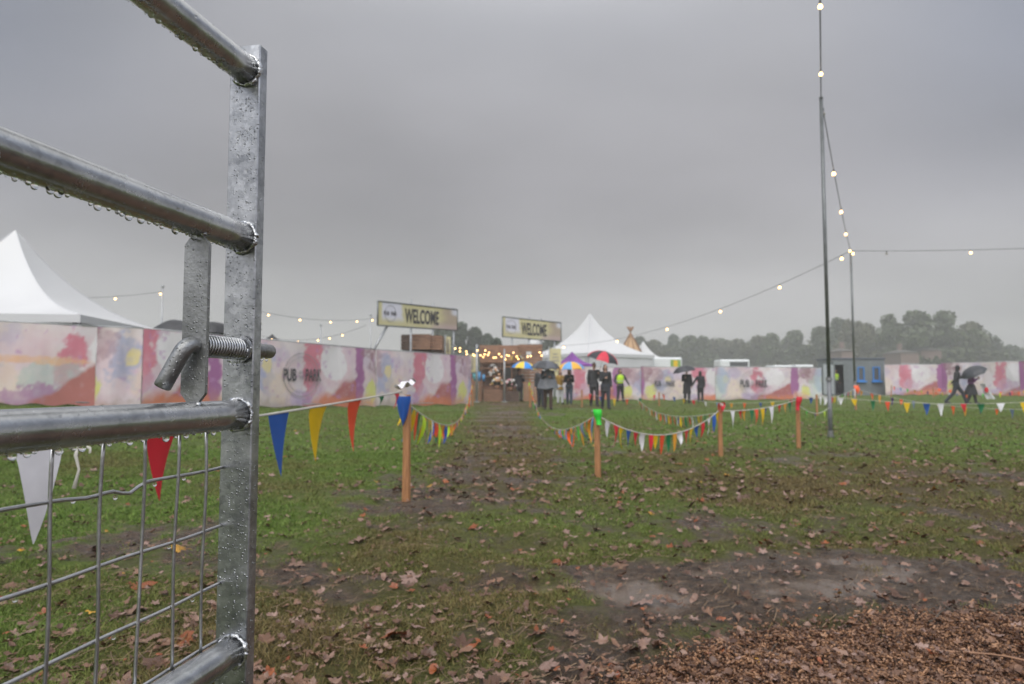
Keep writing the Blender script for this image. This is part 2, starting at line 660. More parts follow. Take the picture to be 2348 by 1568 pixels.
for nme, c in dict(white=(.84, .82, .86), blue=(.012, .085, .36), yellow=(.78, .50, .006), red=(.62, .018, .035), orange=(.80, .085, .03),
                   green=(.006, .16, .055), neon=(.05, .72, .06), lime=(.55, .78, .02), purple=(.07, .02, .16), sky=(.10, .33, .62),
                   amber=(.72, .32, .03), fluo=(1.0, .14, .02), tan=(.6, .45, .25), slate=(.16, .22, .36), magenta=(.3, .02, .16)).items():
    PEN[nme] = mat('pennant_' + nme, c, .5, var=.12, vscale=9)


def leafmat(name, c, c2):
    return mat(name, c, .34, col2=c2, vscale=28, bump=.5, bscale=60, coat=.08)


LEAFM = [leafmat('leaf_pale_tan', (.27, .165, .12), (.18, .10, .07)), leafmat('leaf_brown', (.13, .065, .038), (.085, .042, .026)),
         leafmat('leaf_rust', (.30, .085, .022), (.19, .05, .018)), leafmat('leaf_pinkish', (.33, .215, .175), (.22, .13, .10)),
         leafmat('leaf_yellow', (.55, .30, .03), (.42, .20, .03)), leafmat('leaf_tan', (.23, .125, .075), (.15, .075, .045))]


def foliage_mat(name, a, b):
    return mat(name, a, .6, col2=b, vscale=.35)


FOL = [foliage_mat('foliage_dark', (.045, .068, .036), (.07, .09, .045)), foliage_mat('foliage_mid', (.06, .085, .04), (.10, .11, .05)),
       foliage_mat('foliage_autumn', (.09, .085, .04), (.06, .075, .035))]


# ------------------------------------------------------------------ ground
def spaced(lo_far, lo, hi, hi_far, step, grow):
    a = list(np.arange(lo, hi, step))
    s, x, right = step, hi, []
    while x < hi_far:
        right.append(x)
        s *= grow
        x += s
    right.append(hi_far)
    s, x, left = step, lo, []
    while x > lo_far:
        s *= grow
        x -= s
        left.append(max(x, lo_far))
    return np.array(left[::-1] + a + right)


xs = spaced(-600, -3.2, 4.0, 600, .022, 1.045)
ys = spaced(-60, 1.7, 6.0, 900, .022, 1.022)
GX, GY = np.meshgrid(xs, ys)
GZ = gz(GX, GY)
nx, ny = len(xs), len(ys)
gv = np.stack([GX.ravel(), GY.ravel(), GZ.ravel()], 1)
ii = np.arange(nx * ny).reshape(ny, nx)
gf = np.stack([ii[:-1, :-1].ravel(), ii[:-1, 1:].ravel(), ii[1:, 1:].ravel(), ii[1:, :-1].ravel()], 1)


def ground_material():
    m = bpy.data.materials.new('field_ground')
    m.use_nodes = True
    nt = m.node_tree
    N, L = nt.nodes, nt.links
    b = N['Principled BSDF']
    t = N.new('ShaderNodeTexCoord')
    a = N.new('ShaderNodeAttribute')
    a.attribute_name = 'tint'
    sp = N.new('ShaderNodeSeparateColor')
    L.new(a.outputs['Color'], sp.inputs[0])

    def noise(sc, det=4, ro=.6):
        n = N.new('ShaderNodeTexNoise')
        n.inputs['Scale'].default_value = sc
        n.inputs['Detail'].default_value = det
        n.inputs['Roughness'].default_value = ro
        L.new(t.outputs['Object'], n.inputs['Vector'])
        return n

    def mix(f, c1, c2):
        x = N.new('ShaderNodeMix')
        x.data_type = 'RGBA'
        if hasattr(f, 'links') or not isinstance(f, float):
            L.new(f, x.inputs[0])
        for c, k in ((c1, 6), (c2, 7)):
            if isinstance(c, tuple):
                x.inputs[k].default_value = (*c, 1)
            else:
                L.new(c, x.inputs[k])
        return x.outputs[2]

    def rng_(s, a0, a1, b0=0.0, b1=1.0):
        r = N.new('ShaderNodeMapRange')
        r.inputs[1].default_value, r.inputs[2].default_value = a0, a1
        r.inputs[3].default_value, r.inputs[4].default_value = b0, b1
        L.new(s, r.inputs[0])
        return r.outputs[0]
    n_f, n_m, n_l, n_b = noise(55, 6, .7), noise(9, 6, .65), noise(1.1, 4), noise(.25, 3)
    n_s = noise(26, 5, .7)
    mud = mix(rng_(n_s.outputs[0], .35, .68), (.036, .022, .012), (.130, .080, .046))
    grassA = mix(rng_(n_f.outputs[0], .3, .7), (.050, .096, .015), (.160, .228, .044))
    grassB = mix(rng_(n_m.outputs[0], .35, .65), (.070, .078, .026), (.125, .118, .050))
    grass = mix(rng_(n_l.outputs[0], .42, .68, 0, .62), grassA, grassB)
    grassC = mix(rng_(n_f.outputs[0], .3, .7), (.046, .036, .014), (.150, .118, .052))
    grass = mix(sp.outputs[2], grass, grassC)
    # edge of the turf broken by the fine noise
    md = N.new('ShaderNodeMath')
    md.operation = 'MULTIPLY_ADD'
    md.inputs[1].default_value = .9
    nn = N.new('ShaderNodeMix')
    nn.data_type = 'FLOAT'
    nn.inputs[0].default_value = .5
    L.new(n_m.outputs[0], nn.inputs[2])
    L.new(n_f.outputs[0], nn.inputs[3])
    L.new(nn.outputs[0], md.inputs[0])
    L.new(sp.outputs[0], md.inputs[2])
    edge = rng_(md.outputs[0], .62, .98)
    pl_ = N.new('ShaderNodeAttribute')
    pl_.attribute_name = 'pool'
    mud = mix(rng_(pl_.outputs['Fac'], 0, 1, 0, .6), mud, (.150, .112, .086))  # paler silt in the pools, with grey wet sheen put into the colour
    col = mix(edge, mud, grass)
    # straw and trodden blades flecks
    fl = noise(120, 3, .8)
    col = mix(rng_(fl.outputs[0], .60, .72, 0, .4), col, (.20, .145, .085))
    # chips soil
    col = mix(sp.outputs[1], col, (.055, .028, .016))
    L.new(col, b.inputs['Base Color'])
    pool = N.new('ShaderNodeAttribute')
    pool.attribute_name = 'pool'
    rm0 = rng_(n_m.outputs[0], .35, .62, .14, .42)
    rmx = N.new('ShaderNodeMix')
    rmx.data_type = 'FLOAT'
    L.new(pool.outputs['Fac'], rmx.inputs[0])
    L.new(rm0, rmx.inputs[2])
    rmx.inputs[3].default_value = .10
    rm = rmx.outputs[0]
    rg = N.new('ShaderNodeMix')
    rg.data_type = 'FLOAT'
    L.new(edge, rg.inputs[0])
    L.new(rm, rg.inputs[2])
    rg.inputs[3].default_value = .75
    L.new(rg.outputs[0], b.inputs['Roughness'])
    L.new(rng_(edge, 0, 1, .5, .12), b.inputs['Specular IOR Level'])
    bp = N.new('ShaderNodeBump')
    L.new(rng_(pool.outputs['Fac'], 0, 1, .9, .13), bp.inputs['Strength'])
    bp.inputs['Distance'].default_value = .035
    hb = N.new('ShaderNodeMath')
    hb.operation = 'ADD'
    L.new(n_f.outputs[0], hb.inputs[0])
    L.new(n_m.outputs[0], hb.inputs[1])
    L.new(hb.outputs[0], bp.inputs['Height'])
    L.new(bp.outputs[0], b.inputs['Normal'])
    return m


gcol = np.zeros((nx * ny, 3))
gcol[:, 0] = turf(gv[:, 0], gv[:, 1])
gcol[:, 1] = chipmask(gv[:, 0], gv[:, 1])
gcol[:, 2] = trod(gv[:, 0], gv[:, 1])
gmesh = np_mesh('ground', gv, gf, ground_material(), smooth=True, cols=gcol)
pa_ = gmesh.attributes.new('pool', 'FLOAT', 'POINT')
pool_d = pool_level(gv[:, 0], gv[:, 1]) - relief(gv[:, 0], gv[:, 1])
pa_.data.foreach_set('value', np.clip(pool_d / .018, 0, 1).astype(np.float32))
ground = link('ground', gmesh)
tag(ground, kind='structure', label='wet grass field trodden to mud, covered in fallen leaves', cat='ground')


# ------------------------------------------------------------------ grass
def in_view(x, y, mg=.12):
    return np.abs(x) < (.75 + mg) * (y + .2)


def scatter(n, y0, y1, power=1.0):
    Y = y0 + (y1 - y0) * rng.random(n) ** power
    X = (rng.random(n) * 2 - 1) * .88 * (Y + .2)
    return X, Y


def make_blades(n, y0, y1, hmin, hmax, w, thr=.25, fade=0):
    Y = np.sqrt(rng.random(n) * (y1 ** 2 - y0 ** 2) + y0 ** 2)
    X = (rng.random(n) * 2 - 1) * .86 * (Y + .2)
    T = turf(X, Y)
    clump = fbm(X * 7, Y * 7, 61, 3)
    keep = (T + (clump - .5) * 1.1 > thr + rng.random(n) * .6)
    if fade:
        keep &= rng.random(n) < sstep(y1, fade, Y)
    X, Y, T, clump = X[keep], Y[keep], T[keep], clump[keep]
    k = len(X)
    h = (hmin + (hmax - hmin) * rng.random(k)) * (.30 + .45 * T + 1.6 * np.clip(clump - .35, 0, 1))
    az = rng.random(k) * 2 * math.pi
    lean = .5 + 1.0 * rng.random(k)
    Z = gz(X, Y) - .004
    dx, dy = np.cos(az), np.sin(az)
    fz = rng.random(k) * 2 * math.pi
    px, py = np.cos(fz) * w * .5, np.sin(fz) * w * .5
    ws = .6 + .8 * rng.random(k)
    px, py = px * ws, py * ws
    l1, l2 = .45 * h, h
    mx_, mz_ = l1 * np.sin(lean * .6), l1 * np.cos(lean * .6)
    tx, tz = mx_ + (l2 - l1) * np.sin(lean * 1.25), mz_ + (l2 - l1) * np.cos(lean * 1.25)
    V = np.empty((k, 5, 3))
    V[:, 0] = np.stack([X - px, Y - py, Z], 1)
    V[:, 1] = np.stack([X + px, Y + py, Z], 1)
    V[:, 2] = np.stack([X + dx * mx_ + px * .8, Y + dy * mx_ + py * .8, Z + mz_], 1)
    V[:, 3] = np.stack([X + dx * mx_ - px * .8, Y + dy * mx_ - py * .8, Z + mz_], 1)
    V[:, 4] = np.stack([X + dx * tx, Y + dy * tx, Z + tz], 1)
    base = np.arange(k)[:, None] * 5
    F = np.concatenate([base + np.array([[0, 1, 2]]), base + np.array([[0, 2, 3]]), base + np.array([[3, 2, 4]])], 0)
    u = rng.random(k)
    dry = fbm(X * 1.1, Y * 1.1, 71, 3)
    g1, g2, g3 = np.array([.064, .124, .016]), np.array([.180, .262, .054]), np.array([.175, .130, .055])
    c = g1 + (g2 - g1) * u[:, None]
    d = np.clip(sstep(.48, .72, dry) * .40 + (rng.random(k) < .07) * .6 + trod(X, Y) * .9 * (.4 + .8 * rng.random(k)), 0, 1)[:, None]
    c = c * (1 - d) + g3 * d
    return V.reshape(-1, 3), F, np.repeat(c, 5, 0)


M_BLADE = mat('grass_blade', (.07, .12, .03), .55, attr='tint', spec=.18)
parts = [make_blades(230000, 1.9, 4.6, .016, .048, .0036), make_blades(210000, 4.6, 9.5, .022, .05, .007),
         make_blades(150000, 9.5, 24, .03, .06, .016), make_blades(80000, 24, 60, .035, .065, .04, .25, 30)]
vv, ff, cc, o = [], [], [], 0
for v_, f_, c_ in parts:
    vv.append(v_)
    ff.append(f_ + o)
    cc.append(c_)
    o += len(v_)
grass = link('grass', np_mesh('grass', np.concatenate(vv), np.concatenate(ff), M_BLADE, cols=np.concatenate(cc)))
tag(grass, 'short wet green grass growing over the field', 'grass', kind='stuff')

# dead straw lying flat
k = 10000
X, Y = scatter(k, 1.95, 6.5, 1.5)
keep = (fbm(X * 2, Y * 2, 81) > .42) & (chipmask(X, Y) < .5)
X, Y = X[keep], Y[keep]
k = len(X)
az = rng.random(k) * math.pi
ln = .012 + .04 * rng.random(k) ** 2
wd = .0007 + .0009 * rng.random(k)
dx, dy = np.cos(az) * ln, np.sin(az) * ln
px, py = -np.sin(az) * wd, np.cos(az) * wd
bow = (rng.random(k) - .5) * .22
Vs = np.empty((k, 6, 3))
for q, tq in enumerate((-1, 0, 1)):
    cx_ = X + dx * tq + (py * 0 - np.sin(az) * ln * bow * (1 - tq * tq))
    cy_ = Y + dy * tq + np.cos(az) * ln * bow * (1 - tq * tq)
    cz_ = gz(cx_, cy_) + .008 + .012 * rng.random(k)
    Vs[:, q * 2] = np.stack([cx_ - px, cy_ - py, cz_], 1)
    Vs[:, q * 2 + 1] = np.stack([cx_ + px, cy_ + py, cz_ + .001], 1)
bs = np.arange(k)[:, None] * 6
Fs = np.concatenate([bs + np.array([[0, 1, 3, 2]]), bs + np.array([[2, 3, 5, 4]])], 0)
u = rng.random(k)[:, None]
cs = np.array([.09, .055, .032]) * (1 - u) + np.array([.27, .18, .105]) * u
straw = link('straw', np_mesh('straw', Vs.reshape(-1, 3), Fs, mat('straw', (.3, .2, .1), .5, attr='tint'), cols=np.repeat(cs, 6, 0)))
tag(straw, 'dead brown grass stalks lying flat on the mud', 'straw', kind='stuff')

# wood chips
k = 70000
X = .2 + rng.random(k) * 2.9
Y = 1.8 + rng.random(k) * 1.5
keep = (chipmask(X, Y - .10 * rng.random(k) ** 3) > rng.random(k) * .9 + .05) & in_view(X, Y)
X, Y = X[keep], Y[keep]
k = len(X)
L_ = .0022 + .011 * rng.random(k) ** 2.8
W_ = .0013 + .0024 * rng.random(k)
H_ = .0015 + .002 * rng.random(k)
az = rng.random(k) * 2 * math.pi
tl = (rng.random(k) - .5) * 1.1
rl = (rng.random(k) - .5) * 1.2
corner = np.array([(-1, -1, -1), (1, -1, -1), (1, 1, -1), (-1, 1, -1), (-1, -1, 1), (1, -1, 1), (1, 1, 1), (-1, 1, 1)], float)
lx = corner[None, :, 0] * L_[:, None] * (1 - .25 * (corner[None, :, 1] > 0) * rng.random(k)[:, None])
ly = corner[None, :, 1] * W_[:, None]
lz = corner[None, :, 2] * H_[:, None]
ly, lz = ly * np.cos(rl)[:, None] - lz * np.sin(rl)[:, None], ly * np.sin(rl)[:, None] + lz * np.cos(rl)[:, None]
lx, lz = lx * np.cos(tl)[:, None] - lz * np.sin(tl)[:, None], lx * np.sin(tl)[:, None] + lz * np.cos(tl)[:, None]
wx = X[:, None] + lx * np.cos(az)[:, None] - ly * np.sin(az)[:, None]
wy = Y[:, None] + lx * np.sin(az)[:, None] + ly * np.cos(az)[:, None]
wz = (gz(X, Y) + .004 + .016 * rng.random(k))[:, None] + lz
cf = np.array([(3, 2, 1, 0), (4, 5, 6, 7), (0, 1, 5, 4), (1, 2, 6, 5), (2, 3, 7, 6), (3, 0, 4, 7)])
Fc = (np.arange(k)[:, None, None] * 8 + cf[None]).reshape(-1, 4)
u = rng.random(k)[:, None] ** 1.7
cs = np.array([.060, .024, .012]) * (1 - u) + np.array([.40, .215, .115]) * u
chips = link('wood_chips', np_mesh('wood_chips', np.stack([wx, wy, wz], 2).reshape(-1, 3), Fc,
                                   mat('wood_chip', (.2, .1, .05), .5, attr='tint', coat=.2), cols=np.repeat(cs, 8, 0)))
tag(chips, 'reddish brown bark chippings spread over the corner of the field', 'wood chips', kind='stuff')


# ------------------------------------------------------------------ fallen leaves
def leaf_outline(kind, r):
    n = 40
    pts = []
    for i in range(n):
        th = 2 * math.pi * i / n
        if kind == 0:      # oak: long, rounded lobes
            rad = .5 + .13 * math.cos(th * 9 + 1) * abs(math.sin(th)) ** .5
            x, y = math.cos(th) * rad, math.sin(th) * rad * .62
        elif kind == 1:    # maple/plane: pointed lobes
            rad = .30 + .22 * abs(math.cos(th * 2.5)) ** 1.6 + .05 * math.cos(15 * th)
            x, y = math.cos(th) * rad, math.sin(th) * rad
        else:              # beech oval with pointed tip
            rad = .5 * (1 + .12 * math.cos(2 * th)) + .02 * math.cos(20 * th)
            x, y = math.cos(th) * rad, math.sin(th) * rad * .55 * (1 - .25 * math.cos(th))
        s = 1 + r.uniform(-.06, .06)
        pts.append((x * s, y * s))
    return pts


def leaf_arrays(kind, r):
    pts = leaf_outline(kind, r)
    n = len(pts)
    cu, cv, ph = r.uniform(-.7, 1.3), r.uniform(-.8, 1.3), r.uniform(0, 6.28)

    def zz(x, y):
        return cu * x * x * .6 + cv * y * y * .9 + .05 * math.sin(9 * x + ph) + .05 * math.sin(8 * y + ph * 2)
    V = [(x * k, y * k, zz(x * k, y * k)) for k in (1.0, .55) for x, y in pts] + [(0, 0, zz(0, 0))]
    F = []
    for i in range(n):
        j = (i + 1) % n
        F.append((i, j, n + j, n + i))
        F.append((n + i, n + j, 2 * n, 2 * n))
    return V, F


r_ = random.Random(5)
leaf_meshes = []
for mi, m in enumerate(LEAFM):
    for kind in range(3):
        for rep in range(2):
            V, F = leaf_arrays(kind, r_)
            mb = MB()
            mb.add(V, [f if f[2] != f[3] else f[:3] for f in F])
            # stalk
            mb.tube([(-.45, 0, 0), (-.62, .02, .03), (-.78, .06, .02)], .012, 4)
            me = mb.mesh('leaf', m, smooth=True)
            leaf_meshes.append((mi, kind, me))
LN = ['pale tan', 'dark brown', 'rust orange', 'pale pinkish', 'yellow', 'mid brown']
KN = ['lobed oak', 'pointed maple', 'oval beech']
nleaf = 0


def place_leaf(x, y, size, mi=None, kind=None, label=None, rz=None):
    global nleaf
    if mi is None:
        mi = r_.choices(range(6), (24, 30, 4, 14, .5, 26))[0]
    if kind is None:
        kind = r_.choices(range(3), (5, 4, 2))[0]
    c = [t for t in leaf_meshes if t[0] == mi and t[1] == kind]
    me = r_.choice(c)[2]
    o = bpy.data.objects.new('fallen_leaf', me)
    COL.objects.link(o)
    o.location = (x, y, float(gz(x, y)) + .006 + r_.uniform(0, .012))
    o.rotation_euler = (r_.gauss(0, .28), r_.gauss(0, .28), r_.uniform(0, 6.28) if rz is None else rz)
    o.scale = (size, size, size)
    near = 'muddy foreground' if y < 3.6 else 'trodden grass farther back'
    tag(o, label or f'{LN[mi]} {KN[kind]} leaf lying flat on the {near}', 'leaf', 'fallen autumn leaves on the field')
    nleaf += 1
    return o


SPECIAL = [(408, 1272, 4, 1, 'yellow and orange leaf on the mud seen through the gate mesh'),
           (330, 1352, 2, 1, 'curled rust orange leaf on the grass behind the gate mesh'),
           (418, 1486, 2, 0, 'big orange brown leaf low behind the gate mesh'),
           (985, 1118, 4, 2, 'yellow leaf beside the foot of the nearest stake'),
           (2140, 1128, 4, 1, 'yellow leaf alone on the green grass at the right'),
           (1665, 1095, 4, 2, 'small olive yellow leaf on the trodden path'),
           (905, 1470, 2, 1, 'large orange leaf on the straw right of the gate stile'),
           (1280, 1285, 2, 0, 'bright rust leaf at the edge of the grey mud patch'),
           (1480, 1385, 3, 0, 'long pale leaf lying in the middle of the wet mud'),
           (700, 1335, 5, 2, 'tan oval leaf with raised edge right of the gate stile'),
           (940, 1330, 3, 1, 'pale star shaped leaf on a clump of green grass'),
           (1495, 1180, 4, 1, 'orange yellow leaf in the trodden grass centre')]
for vx, vy, mi, kind, lab in SPECIAL:
    g = G(vx, vy)
    place_leaf(g.x, g.y, .11, mi, kind, lab)
while nleaf < 300:
    y = 2.05 + 3.6 * r_.random() ** 1.5
    x = r_.uniform(-.82, .84) * (y + .1)
    dens = .35 + float(fbm(x * .9, y * .9, 91)) - .25 * float(turf(x, y)) * (y > 3.2) - .35 * float(blob(x, y, .95, 3.25, .7, .35))
    if x < -1 and y > 4:
        dens -= .3
    if float(chipmask(x, y)) > .5:
        dens -= .6
    if r_.random() > dens + .1:
        continue
    place_leaf(x, y, r_.choice((.035, .045, .05, .055, .06, .07, .085)))
# the rest
vv, ff, fm, o = [], [], [], 0
lib = [(mi, leaf_arrays(kind, r_)) for mi in range(6) for kind in range(3)]
cnt = 0
while cnt < 6500:
    y = 2.05 + 15 * r_.random() ** 1.7
    x = r_.uniform(-.85, .85) * (y + .2)
    dens = .3 + float(fbm(x * .8, y * .8, 95)) - .25 * float(turf(x, y)) - .3 * float(blob(x, y, .95, 3.25, .7, .35))
    if x < -1.2 and y > 5:
        dens -= .35
    if r_.random() > dens:
        continue
    mi, (V, F) = r_.choices(lib, [(18, 30, 3.5, 12, .35, 26)[t[0]] for t in lib])[0]
    small = y < 5.5
    s = (r_.uniform(.012, .03) if r_.random() < .6 else r_.uniform(.03, .055)) if small else r_.uniform(.03, .085)
    M = Matrix.Translation((x, y, float(gz(x, y)) + .010 + r_.uniform(0, .015))) @ Matrix.Rotation(r_.uniform(0, 6.28), 4, 'Z') @ \
        Matrix.Rotation(r_.gauss(0, .25), 4, 'X') @ Matrix.Rotation(r_.gauss(0, .25), 4, 'Y') @ Matrix.Scale(s, 4)
    A = np.array(M)
    Va = np.array(V) @ A[:3, :3].T + A[:3, 3]
    Fa = np.array(F)
    tri = np.concatenate([Fa[::2][:, [0, 1, 2]], Fa[::2][:, [0, 2, 3]], Fa[1::2][:, :3]])
    vv.append(Va)
    ff.append(tri + o)
    fm.append(np.full(len(tri), mi))
    o += len(Va)
    cnt += 1
ll = link('leaf_litter', np_mesh('leaf_litter', np.concatenate(vv), np.concatenate(ff), LEAFM, np.concatenate(fm), True))
tag(ll, 'scattered smaller and farther brown leaves over the field', 'leaf litter', kind='stuff')

# twigs
for i, (vx, vy, rz, ln, lab) in enumerate(((2150, 1425, .5, .16, 'dark broken twig on the bark chippings'),
                                           (2230, 1500, -.6, .30, 'long pale stick at the bottom right corner'),
                                           (1775, 1490, 1.2, .14, 'grey brown twig standing out of the bark edge'))):
    g = G(vx, vy)
    mb = MB()
    d = Vector((math.cos(rz), math.sin(rz), .04))
    pts = [g + d * (t * ln) + Vector((0, 0, .018 + .006 * math.sin(t * 5))) + Vector((-d.y, d.x, 0)) * .012 * math.sin(t * 4 + i) for t in np.linspace(-.5, .5, 7)]
    mb.tube(pts, [.004 + .001 * math.sin(q) for q in range(7)], 6)
    mb.tube([pts[3], pts[3] + Vector((-d.y, d.x, .2)) * .03], [.003, .0015], 5)
    tag(mb.build('twig', M_BARK if i != 1 else M_PALLET2, None, True), lab, 'twig')

# ------------------------------------------------------------------ gate
gdir = Vector((math.sin(math.atan(.196)), math.cos(math.atan(.196)), 0))
gside = Vector((gdir.y, -gdir.x, 0))        # to the right, across the gate
UP = Vector((0, 0, 1))
GM = Matrix((gside, gdir, UP)).transposed()  # local x across, y along, z up
RJ = [P(570, 163, 1.0), P(560, 545, 1.0), P(550, 950, 1.0), P(546, 1492, 1.0)]
rail_z = [p.z for p in RJ]
J0 = P(557, 545, 1.0)
J0.z = 0


def gp(a, t, z):
    return J0 + gside * a + gdir * t + UP * z


gate_base = gp(0, -.8, 0)
gate_base.z = 0
gate = thing('field_gate', gate_base, 'wet galvanised steel field gate standing open at the left, mesh below', 'gate')
STW, STD = .050, .021
ztop = P(585, 104, 1.0).z
zbot = .14
st = MB().box(gp(-.004, STD / 2, (ztop + zbot) / 2), (STW, STD, ztop - zbot), GM, bev=.0016)
stile = st.build('end_stile', M_GALV_FLAT, gate)
hs = MB().tube([gp(0, -1.62, .1), gp(0, -1.62, ztop)], .024, 16)
hs.build('hinge_stile', M_GALV, gate, True)
RR = .021
rails = []
drops_n = 0
for ri, z in enumerate(rail_z):
    pts = [gp(0, t, z) for t in np.linspace(-1.6, -.0005, 30)]
    rail = MB().tube(pts, RR, 32).build('rail', M_GALV, gate, True)
    rails.append(rail)
    # lumpy weld bead around the joint
    wb = MB()
    n = 60
    ring = []
    for q in range(n + 1):
        th = 2 * math.pi * q / n
        rr = RR + .0012 + .0005 * math.sin(q * .9 + ri) + .0003 * math.sin(q * 2.3)
        ring.append(gp(rr * math.cos(th), -.003 + .001 * math.sin(q * 1.7), z + rr * math.sin(th)))
    wb.tube(ring, [.0032 + .0010 * math.sin(q * .55 + ri * 2) + .0005 * math.sin(q * 1.7) for q in range(n + 1)], 8)
    wb.build('weld_bead', M_WELD, rail, True)
# bottom rail below the frame too
rail = MB().tube([gp(0, t, .22) for t in np.linspace(-1.6, -.0005, 8)], RR, 20).build('rail', M_GALV, gate, True)

# hanging drops under the rails
r2 = random.Random(3)
beads = MB()


def hang_drop(rail, z, t, size):
    mb = MB()
    prof = [(-.35, .55), (0, .95), (.5, 1.05), (1.1, .9), (1.5, .55), (1.68, .02)]
    c = gp(r2.uniform(-.003, .003), t, z - RR)
    vs, fs, n = [], [], 10
    for h, rr in prof:
        for q in range(n):
            th = 2 * math.pi * q / n
            vs.append(c + Vector((math.cos(th) * rr * size, math.sin(th) * rr * size, -h * size)))
    for i in range(len(prof) - 1):
        for q in range(n):
            fs.append((i * n + q, (i + 1) * n + q, (i + 1) * n + (q + 1) % n, i * n + (q + 1) % n))
    fs.append(tuple(range(n)))
    fs.append(tuple(range(len(prof) * n - 1, (len(prof) - 1) * n - 1, -1)))
    mb.add(vs, fs)
    mb.build('water_drop', M_WATER, rail, True)


for ri, n in ((0, 28), (1, 36), (2, 30)):
    for q in range(n):
        t = -.50 + (q + r2.uniform(.1, .9)) / n * .47
        hang_drop(rails[ri], rail_z[ri], t, r2.choice((.0012, .0016, .0022, .0026, .0034, .0040)))
# beads of rain standing on the steel
for q in range(1500):
    surf = r2.random()
    sz = r2.uniform(.0005, .0013) * (1.7 if r2.random() < .1 else 1)
    if surf < .45:
        p, nrm = gp(r2.uniform(-.028, .020), -.0002, r2.uniform(.55, ztop)), -gdir
    elif surf < .6:
        p, nrm = gp(.0212, r2.uniform(.001, .020), r2.uniform(.55, ztop)), gside
    else:
        ri = r2.randrange(3)
        th = r2.uniform(-2.6, 1.2)
        if r2.random() < .55:
            th = r2.uniform(-2.3, -.9)
            sz *= 1.5
        nrm = (gside * math.cos(th) + UP * math.sin(th))
        p = gp(0, r2.uniform(-.5, -.01), rail_z[ri]) + nrm * RR
    beads.ball(p, (sz, sz, sz * 1.15), 7, 5)
bo = beads.build('water_beads', M_WATER, gate, True)
tag(bo, kind='stuff')

# latch: flat bar between rails 2 and 3, spring bolt through it and the stile
tl = -.108
zt, zb = rail_z[1] - RR + .002, rail_z[2] + RR - .002
hw, th_, ch = .0178, .006, .013
prof = [(-hw + ch * .8, zt), (hw - ch * .8, zt), (hw, zt - ch), (hw, zb + ch), (hw - ch * .8, zb), (-hw + ch * .8, zb), (-hw, zb + ch), (-hw, zt - ch)]
lp = MB()
vs = [gp(a + .002, tl, z) for a, z in prof] + [gp(a + .002, tl + th_, z) for a, z in prof]
n = 8
lp.add(vs, [tuple(range(n - 1, -1, -1)), tuple(range(n, 2 * n))] + [(i, (i + 1) % n, n + (i + 1) % n, n + i) for i in range(n)])
plate = lp.build('latch_plate', M_DULL, gate)
for zz, s in ((zt, 1), (zb, -1)):
    plw = MB()
    plw.tube([gp(-.012 + q * .003, tl + .002 + .002 * math.sin(q * 1.3), zz + s * .002) for q in range(9)], [.0032 + .001 * math.sin(q * 1.8) for q in range(9)], 8)
    plw.build('weld_bead', M_WELD, plate, True)
zbolt = P(520, 797, .96).z
BR = .0108
bpts = [gp(.003, t, zbolt) for t in np.linspace(.075, -.112, 8)]
c0 = gp(.003, -.112, zbolt)
hdir = (gside * -.45 + UP * -.90).normalized()
for q in range(1, 7):
    a = q / 6 * math.pi / 2 * .92
    bpts.append(c0 - gdir * .014 * math.sin(a) + hdir * .014 * (1 - math.cos(a)))
last = bpts[-1]
hd2 = (hdir - gdir * .12).normalized()
bpts += [last + hd2 * .015, last + hd2 * .035, last + hd2 * .0485, last + hd2 * .050]
bolt = MB().tube(bpts, [BR] * (len(bpts) - 1) + [BR * .88], 20).build('latch_bolt', M_DULL, gate, True)
hel, turns = [], 15
for q in range(turns * 16 + 1):
    a = 2 * math.pi * q / 16
    t = -.100 + .092 * q / (turns * 16)
    hel.append(gp(.003 + .0142 * math.cos(a), t, zbolt + .0142 * math.sin(a)))
MB().tube(hel, .0017, 8).build('spring', M_GALV, bolt, True)
MB().tube([gp(.003, -.0075, zbolt), gp(.003, -.0045, zbolt)], .0195, 28).build('washer', M_GALV_FLAT, bolt)
ds = MB()
for t, a in ((.036, 0), (.052, 0), (.066, 0), (-.02, 0), (-.01, 0), (-.03, 0)):
    sgn = .0195 if t < 0 else BR
    ds.ball(gp(.003 + a, t, zbolt - sgn - .002), (.0026, .0026, .0036), 10, 7)
tag(ds.build('water_drops', M_WATER, bolt, True), kind='stuff')

# wire mesh
WR = .0021
aw = -.024
wm = MB()
tv = [-.046, -.104, -.166, -.230, -.296] + [-.362 - .066 * q for q in range(18)]
z3, z4 = rail_z[2] - RR, rail_z[3] + RR
zh = [P(500, y, 1.0).z for y in (1072, 1207, 1340, 1470)]
for q, t in enumerate(tv[:-1]):
    pts = [gp(aw + .004 + .0015 * math.sin(s * 7 + q), t + (.004 * math.sin(s * 5) if q == 2 else .001 * math.sin(4 * s + q)), z3 + (z4 - z3) * s - .0) for s in np.linspace(-.02, 1.04, 14)]
    wm.tube(pts, WR, 10)
for q, z in enumerate(zh):
    ts = np.linspace(.004, -1.58, 120)
    pts = []
    for t in ts:
        dz = 0
        if q == 0:
            dz = -.010 * math.exp(-((t + .185) / .018) ** 2) - .004 * math.exp(-((t + .24) / .03) ** 2)
        pts.append(gp(aw, t, z + dz + .0008 * math.sin(t * 30 + q)))
    wm.tube(pts, WR * 1.08, 10)
wire = wm.build('wire_mesh', M_WIRE, gate, True)
wd = MB()
for (t, q) in ((-.14, 0), (-.205, 0), (-.265, 0), (-.085, 0), (-.11, 1), (-.33, 1), (-.06, 2), (-.2, 2), (-.36, 0)):
    wd.ball(gp(aw, t, zh[q] - .0045 - (.006 if abs(t + .2) < .03 and q == 0 else 0)), (.0026, .0026, .0032), 10, 7)
tag(wd.build('water_drops', M_WATER, wire, True), kind='stuff')


